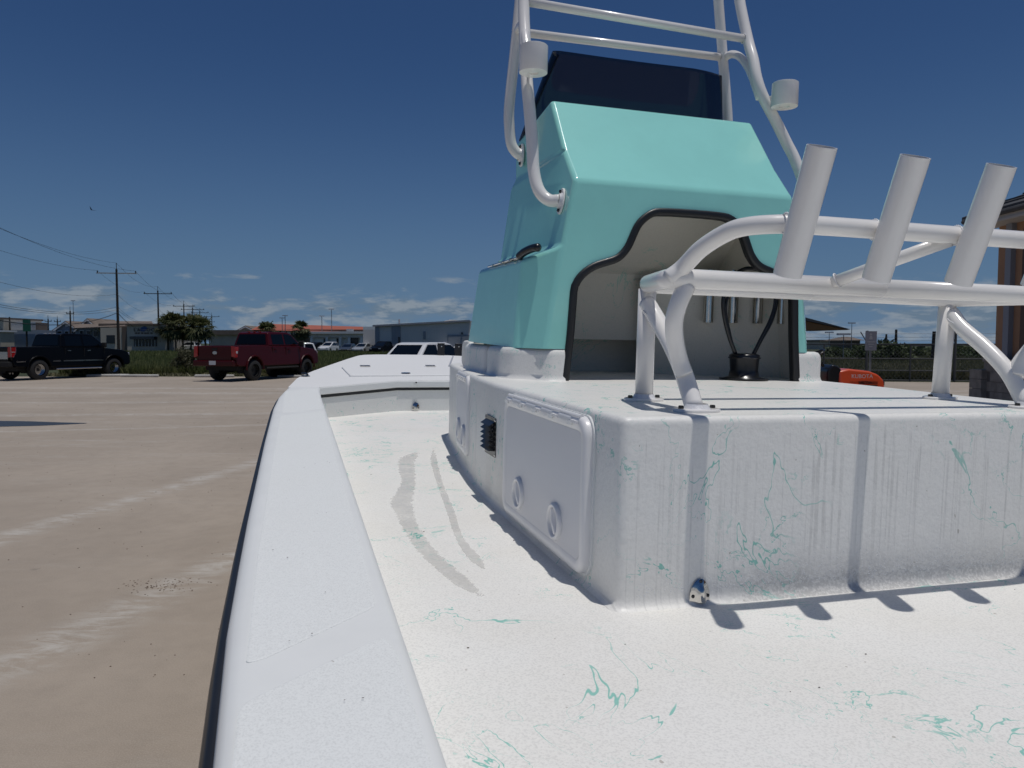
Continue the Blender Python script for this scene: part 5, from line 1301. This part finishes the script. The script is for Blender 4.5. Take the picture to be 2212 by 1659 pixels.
bx(t, 'chimney', 857, 859.5, 689, 702, d, .5, M_STEELD, -2); bx(t, 'side_shed', 785, 812, 712, None, d + 6, 10, M_STEELW)
for k in range(46): bx(t, 'siding_rib', 822 + k * 5.4, 822.6 + k * 5.4, 706 - k * .24 if k < 36 else 698, None, d, .03, M_STEELW, .03) if not (847 < 822 + k * 5.4 < 866 or 965 < 822 + k * 5.4 < 1014) else None

# ------------------------------------------------------------------ right side: fence, sign, tractor, canopy, building
M_FENCE = mat('fence steel', (0.055, 0.058, 0.06), 0.6); M_MESH = mat('chain link wire', (0.10, 0.105, 0.11), 0.6)
t = thing('chain_link_fence', (0, 0, 0), 0, 'dark chain link fence with pipe rails and barbed wire arms', 'fence')
A_, B_ = Vector((11.2, 31.2, 0)), Vector((24.0, 28.6, 0)); Lf = (B_ - A_).length; dr = (B_ - A_).normalized(); nf = 9
FH = 1.50
for k in range(nf):
    p = A_ + dr * (Lf * k / (nf - 1)); big = k % 2 == 0
    obj('post', MB().tube([p, p + Vector((0, 0, 2.05 if big else FH))], .05 if big else .032, 8), M_FENCE, t, loc=(0, 0, 0))
    if big: obj('barb_arm', MB().tube([p + Vector((0, 0, FH + .05)), p + Vector((-.32, -.1, FH + .50))], .022, 6), M_FENCE, t, loc=(0, 0, 0))
for z in (FH, .92, .44, .05): obj('rail', MB().tube([A_ + Vector((0, 0, z)), B_ + Vector((0, 0, z))], .026, 6), M_FENCE, t, loc=(0, 0, 0))
for j in range(3): obj('barbed_wire', MB().tube([A_ + Vector((-.08 * j - .1, 0, FH + .14 + .14 * j)), B_ + Vector((-.08 * j - .1, 0, FH + .14 + .14 * j))], .005, 4), M_MESH, t, loc=(0, 0, 0))
mb = MB(); n = int(Lf / .16)
for k in range(-12, n):
    for s in (0, 1):
        a = k * .16; b = a + (FH - .05); a_, b_ = (a, b) if s == 0 else (b, a)
        za, zb = .05, FH
        u0, u1 = max(0, min(Lf, a_)), max(0, min(Lf, b_))
        if abs(u1 - u0) < .2 or abs(b_ - a_) < .01: continue
        f0, f1 = (u0 - a_) / (b_ - a_), (u1 - a_) / (b_ - a_)
        p0_, p1_ = A_ + dr * u0 + Vector((0, -.01, za + (zb - za) * f0)), A_ + dr * u1 + Vector((0, -.01, za + (zb - za) * f1))
        mb.tube([p0_, p1_], .0028, 3, False)
m_o = obj('mesh', mb, M_MESH, t, loc=(0, 0, 0)); m_o['kind'] = 'stuff'
# bushes behind the fence
for i, (px, d, w, h, lab) in enumerate(((1812, 70, 3.4, 1.5, 'low dark bush behind the fence at the console edge'), (1868, 64, 3.0, 1.7, 'bush behind the blank sign'), (1925, 58, 3.2, 2.2, 'tallest bush behind the fence, middle of the gap'), (1975, 75, 4.0, 1.6, 'wide low bush right of the tallest one'), (2065, 90, 6.0, 1.8, 'distant bush behind the right rack leg'), (2120, 70, 3.5, 1.5, 'bush beside the brown building'))):
    tb = thing('bush', (P(px, d), d, 0), 0, lab, 'bush', 'bushes beyond the fence'); obj('foliage', leaf_cloud(2600, (0, 0, h * .33), (w * .5, w * .4, h * .42), M_BUSH, .16, .3), M_BUSH, tb, loc=(0, 0, 0))
    obj('stem', MB().tube([(0, 0, 0), (.05, 0, h * .6)], .05, 6), M_BARK, tb, loc=(0, 0, 0))
t = thing('overpass', (0, 0, 0), 0, 'long low concrete bridge on the horizon beyond the fence', 'bridge'); bx(t, 'deck', 1960, 2260, 744, 748, 210, 8, mat('faded concrete', (0.12, 0.105, 0.10), .9))
for k in range(9): bx(t, 'pier', 1968 + k * 30, 1972 + k * 30, 748, None, 210, 3, M_FENCE, -1)
t = thing('pavilion', (0, 0, 0), 0, 'distant hip-roofed pavilion behind the fence', 'building'); d = 120
bx(t, 'wall', 1826, 1857, 735, None, d, 6, M_DBROWN); x0, x1 = P(1822, d), P(1863, d); zz = Z(735, d); ap = Z(727, d)
obj('roof', MB().add([(x0, d - 1, zz), (x1, d - 1, zz), (x1, d + 8, zz), (x0, d + 8, zz), (P(1836, d), d + 3, ap), (P(1850, d), d + 3, ap)], [(0, 1, 5, 4), (1, 2, 5), (2, 3, 4, 5), (3, 0, 4), (0, 1, 2, 3)]), M_BROWN, t, loc=(0, 0, 0))
t = thing('flat_building', (0, 0, 0), 0, 'long pale flat building at the horizon beside the console', 'building'); bx(t, 'wall', 1770, 1845, 737, None, 180, 8, M_BEIGE); bx(t, 'roof', 1768, 1847, 734, 738, 180, 9, M_BROWN, .5)
for a in ((1790, 95, 718, 'short lamp post left of the pavilion', .06), (1838, 110, 698, 'tall mast with a forked top by the pavilion', .07), (1821, 60, 722, 'pale slim pole before the pavilion', .05)): lamp(*a)
for px, d, yt, lab in ((1913, 110, 722, 'short dark pole left of the leaning one'), (1934, 90, 712, 'dark pole with a lamp behind the bush'), (2016, 60, 716, 'dark pole in front of the bridge')):
    upole(P(px, d), d, Z(yt, d), lab, 0, group='dark poles beyond the fence')
# sign on a post
d = 24.0; t = thing('sign', (P(1880, d), d, 0), R_(-12), 'faded white rectangular sign on a thin post in front of the fence', 'sign')
M_SIGN = mat('faded sign face', (0.20, 0.21, 0.25), 0.6); hs = Z(757, d); hz_ = Z(715.5, d)
obj('post', MB().box((0, .03, hz_ / 2), (.06, .04, hz_)), mat('galvanised steel', (0.16, 0.17, 0.18), 0.5), t, loc=(0, 0, 0))
sp = obj('sign_panel', MB().box((0, -.01, (hs + hz_) / 2), (.34, .015, hz_ - hs)), M_SIGN, t, loc=(0, 0, 0))
M_MARK = mat('faded print', (0.33, 0.34, 0.37), 0.6)
obj('print', MB().lathe([(0, 0), (.035, 0)], 12, Matrix(((1, 0, 0, -.01), (0, 0, -1, -.020), (0, 1, 0, hz_ - .10), (0, 0, 0, 1)))).prism([(-.06, hz_ - .26), (.05, hz_ - .26), (.02, hz_ - .145), (-.035, hz_ - .145)], .019, .021, Matrix(((1, 0, 0, 0), (0, 0, -1, 0), (0, 1, 0, 0), (0, 0, 0, 1)))), M_MARK, sp, loc=(0, 0, 0))
for k, w in enumerate((.22, .17, .10)): obj('print', MB().box((0, -.0205, hz_ - .34 - k * .075), (w, .003, .032)), M_MARK, sp, loc=(0, 0, 0))
# compact orange tractor behind the boat
d = 15.0; M_OR = mat('orange tractor paint', (0.62, 0.075, 0.02), 0.35, coat=.4, var=.05)
t = thing('compact_tractor', (P(1790, d), d, 0), 0, 'small orange tractor with black steering wheel beyond the platform', 'tractor')
hood = [(.10, .70), (.10, 1.00), (.30, 1.045), (.70, 1.00), (.88, .93), (.98, .82), (1.00, .60), (.15, .60)]
ho = obj('bonnet', side_extrude(hood, .30, .06, 1.05, .6), M_OR, t, loc=(0, 0, 0)); bevel(ho, .045, 4, 25)
for k in range(4): obj('grille_slat', MB().box((.66, -.300, .69 + k * .032), (.36, .02, .016)), M_BLACK, t, loc=(0, 0, 0))
obj('front_lamp', MB().box((.97, -.20, .76), (.06, .10, .09)), M_BLACK, t, loc=(0, 0, 0)); text(t, 'KUBOTA', .54, -.288, .865, .105, M_PLATE, .002)
cw = obj('cowl', side_extrude([(-.12, .55), (-.12, 1.02), (-.02, 1.13), (.08, 1.10), (.16, 1.04), (.16, .55)], .24), M_BLACK, t, loc=(0, 0, 0)); bevel(cw, .04, 3)
col = MB().tube([(-.10, 0, 1.08), (-.24, 0, 1.30)], .03, 8); obj('steering_column', col, M_BLACK, t, loc=(0, 0, 0))
Mw = Matrix.Translation((-.25, 0, 1.32)) @ Matrix.Rotation(R_(-35), 4, 'Y'); ring_ = [Mw @ Vector((.17 * math.cos(a), .17 * math.sin(a), 0)) for a in [2 * math.pi * k / 24 for k in range(25)]]
sw = MB().tube(ring_, .016, 8, False)
for k in range(3): sw.tube([Mw @ Vector((0, 0, 0)), Mw @ Vector((.17 * math.cos(2.1 * k), .17 * math.sin(2.1 * k), 0))], .011, 6)
obj('steering_wheel', sw, M_BLACK, t, loc=(0, 0, 0))
obj('seat', side_extrude([(-.95, .75), (-.99, 1.22), (-.90, 1.22), (-.82, .85), (-.50, .84), (-.50, .75)], .24), M_BLACK, t, loc=(0, 0, 0))
for s in (-1, 1):
    f = obj('mudguard', side_extrude([(-1.2, .70), (-1.1, .92), (-.75, 1.0), (-.42, .92), (-.36, .80), (-.40, .80), (-.78, .92), (-1.1, .84)], .10), M_OR, t, loc=(0, s * .42, 0))
    wheel(t, -.75, s * .45, .42, s, M_OR, .24); wheel(t, .72, s * .38, .27, s, M_OR, .16)
obj('chassis', MB().box((.0, 0, .50), (1.9, .34, .20)), M_BLACK, t, loc=(0, 0, 0))
# canopy with a brown underside
d = 45; t = thing('shade_canopy', (0, 0, 0), 0, 'brown sloping canopy roof poking out beside the console', 'canopy'); x0, x1 = P(1700, d), P(1834, d)
M_CAN = mat('brown canopy lining', (0.33, 0.15, 0.05), 0.8)
obj('roof', MB().add([(x0, d, Z(676, d)), (x1, d, Z(711, d)), (x1 + .1, d + 5, Z(711, d)), (x0, d + 5, Z(676, d)), (x0, d, Z(685, d)), (x1, d, Z(712, d)), (x1 + .1, d + 5, Z(712, d)), (x0, d + 5, Z(685, d))], [(0, 1, 2, 3), (0, 4, 5, 1), (3, 2, 6, 7), (1, 5, 6, 2), (0, 3, 7, 4)]), M_FENCE, t, loc=(0, 0, 0))
obj('lining', MB().add([(x0, d + .05, Z(686, d)), (x1 - .1, d + .05, Z(713, d)), (x1 - .05, d + 4.9, Z(712.3, d)), (x0, d + 4.9, Z(713, d))], [(0, 1, 2, 3)]).add([(x0, d + .06, Z(713, d)), (x1, d + .06, Z(713, d)), (x0, d + .06, Z(686, d))], [(0, 1, 2)]), M_CAN, t, loc=(0, 0, 0))
for x in (x0 + .2, x1 - 3.2): obj('post', MB().tube([(x, d + 1, 0), (x, d + 1, Z(712, d))], .08, 8), M_FENCE, t, loc=(0, 0, 0))
# brown building at the right edge: its side wall runs away from the viewer
t = thing('shop_building', (0, 0, 0), 0, 'brown rendered building with stone base and shingle roof at the right edge', 'building')
M_TAN = mat('brown render', (0.34, 0.20, 0.12), 0.85, var=.1, vscale=1.5); M_SOFF = mat('painted soffit', (0.42, 0.41, 0.40), 0.7); M_STONE = mat('grey block', (0.27, 0.25, 0.22), 0.9, var=.25, vscale=5, bump=.6, bscale=40); M_SHING = mat('dark shingles', (0.06, 0.062, 0.068), 0.9, var=.2)
XW = 9.88; YE = 15.4; ZS = 1.17
obj('wall', MB().box((XW + 5, YE - 6.5, 2.1), (10, 13, 4.2)), M_TAN, t, loc=(0, 0, 0))
obj('downpipe', MB().box((XW - .05, 14.95, 2.55), (.10, .17, 2.9)), mat('grey downpipe', (0.22, 0.24, 0.28), .6), t, loc=(0, 0, 0))
obj('door_panel', MB().box((XW - .02, 13.3, 2.45), (.06, 2.6, 2.6)), mat('dark door panel', (0.075, 0.045, 0.03), .6), t, loc=(0, 0, 0))
n_ = 0
for r in range(6):
    z = ZS - .2 * (r + .5)
    for c in range(22):
        y = YE + .02 - c * .42 - (.21 if r % 2 else 0)
        o = obj('stone', MB().box((XW - .10 + rng.normal(0, .004), y - .2, z), (.20, .405, .192)), M_STONE, t, loc=(0, 0, 0))
    o = obj('stone', MB().box((XW - .12, YE + .14, z - .16), (.36, .40, .192)), M_STONE, t, loc=(0, 0, 0))
obj('sill', MB().box((XW - .08, YE - 4.6, ZS + .03), (.28, 9.3, .06)), M_STONE, t, loc=(0, 0, 0)); obj('mortar', MB().box((XW - .08, YE - 4.6, ZS / 2), (.20, 9.3, ZS - .02)), mat('mortar', (0.14, 0.13, 0.12), .9), t, loc=(0, 0, 0))
xe, ze, y0_, y1_ = 9.44, 3.90, 2.0, 15.75
obj('soffit', MB().box(((xe + XW) / 2, (y0_ + y1_) / 2, ze + .02), (XW - xe + .1, y1_ - y0_, .04)), M_SOFF, t, loc=(0, 0, 0))
obj('fascia', MB().box((xe - .015, (y0_ + y1_) / 2, ze + .09), (.03, y1_ - y0_, .20)), M_SOFF, t, loc=(0, 0, 0))
obj('gutter', MB().tube([(xe - .08, y0_, ze + .15), (xe - .08, y1_, ze + .15)], .055, 8), M_SHING, t, loc=(0, 0, 0))
RS = MB().add([(xe - .06, y0_, ze + .20), (xe - .06, y1_ + .1, ze + .20), (xe + 5.6, y1_ + .1, ze + 2.4), (xe + 5.6, y0_, ze + 2.4), (xe - .06, y0_, ze + .26), (xe - .06, y1_ + .1, ze + .26), (xe + 5.6, y1_ + .1, ze + 2.46), (xe + 5.6, y0_, ze + 2.46)], [(0, 1, 2, 3), (4, 5, 6, 7), (0, 1, 5, 4), (1, 2, 6, 5)])
obj('roof', RS, M_SHING, t, loc=(0, 0, 0))
for k in range(9): obj('shingle_course', MB().box((0, 0, 0), (.04, y1_ - y0_, .05), Matrix.Translation((xe + .30 + k * .42, (y0_ + y1_) / 2, ze + .26 + (.36 + k * .42) * 2.2 / 5.66))), M_SHING, t, loc=(0, 0, 0))
# a bird high over the wires
t = obj('bird', MB().add([(0, 0, 0), (.35, .05, .18), (.12, .18, .02), (-.35, .05, .20), (-.12, .18, .02), (0, .30, 0), (0, -.22, .0), (0, 0, -.06)], [(0, 1, 2), (0, 3, 4), (0, 2, 5, 4), (7, 6, 0), (7, 0, 5)]), M_WOODP); t.location = (P(209, 70), 70, Z(457, 70)); t.rotation_euler = (.2, .5, 1.0); tag(t, 'small dark bird flying high above the wires', 'bird')
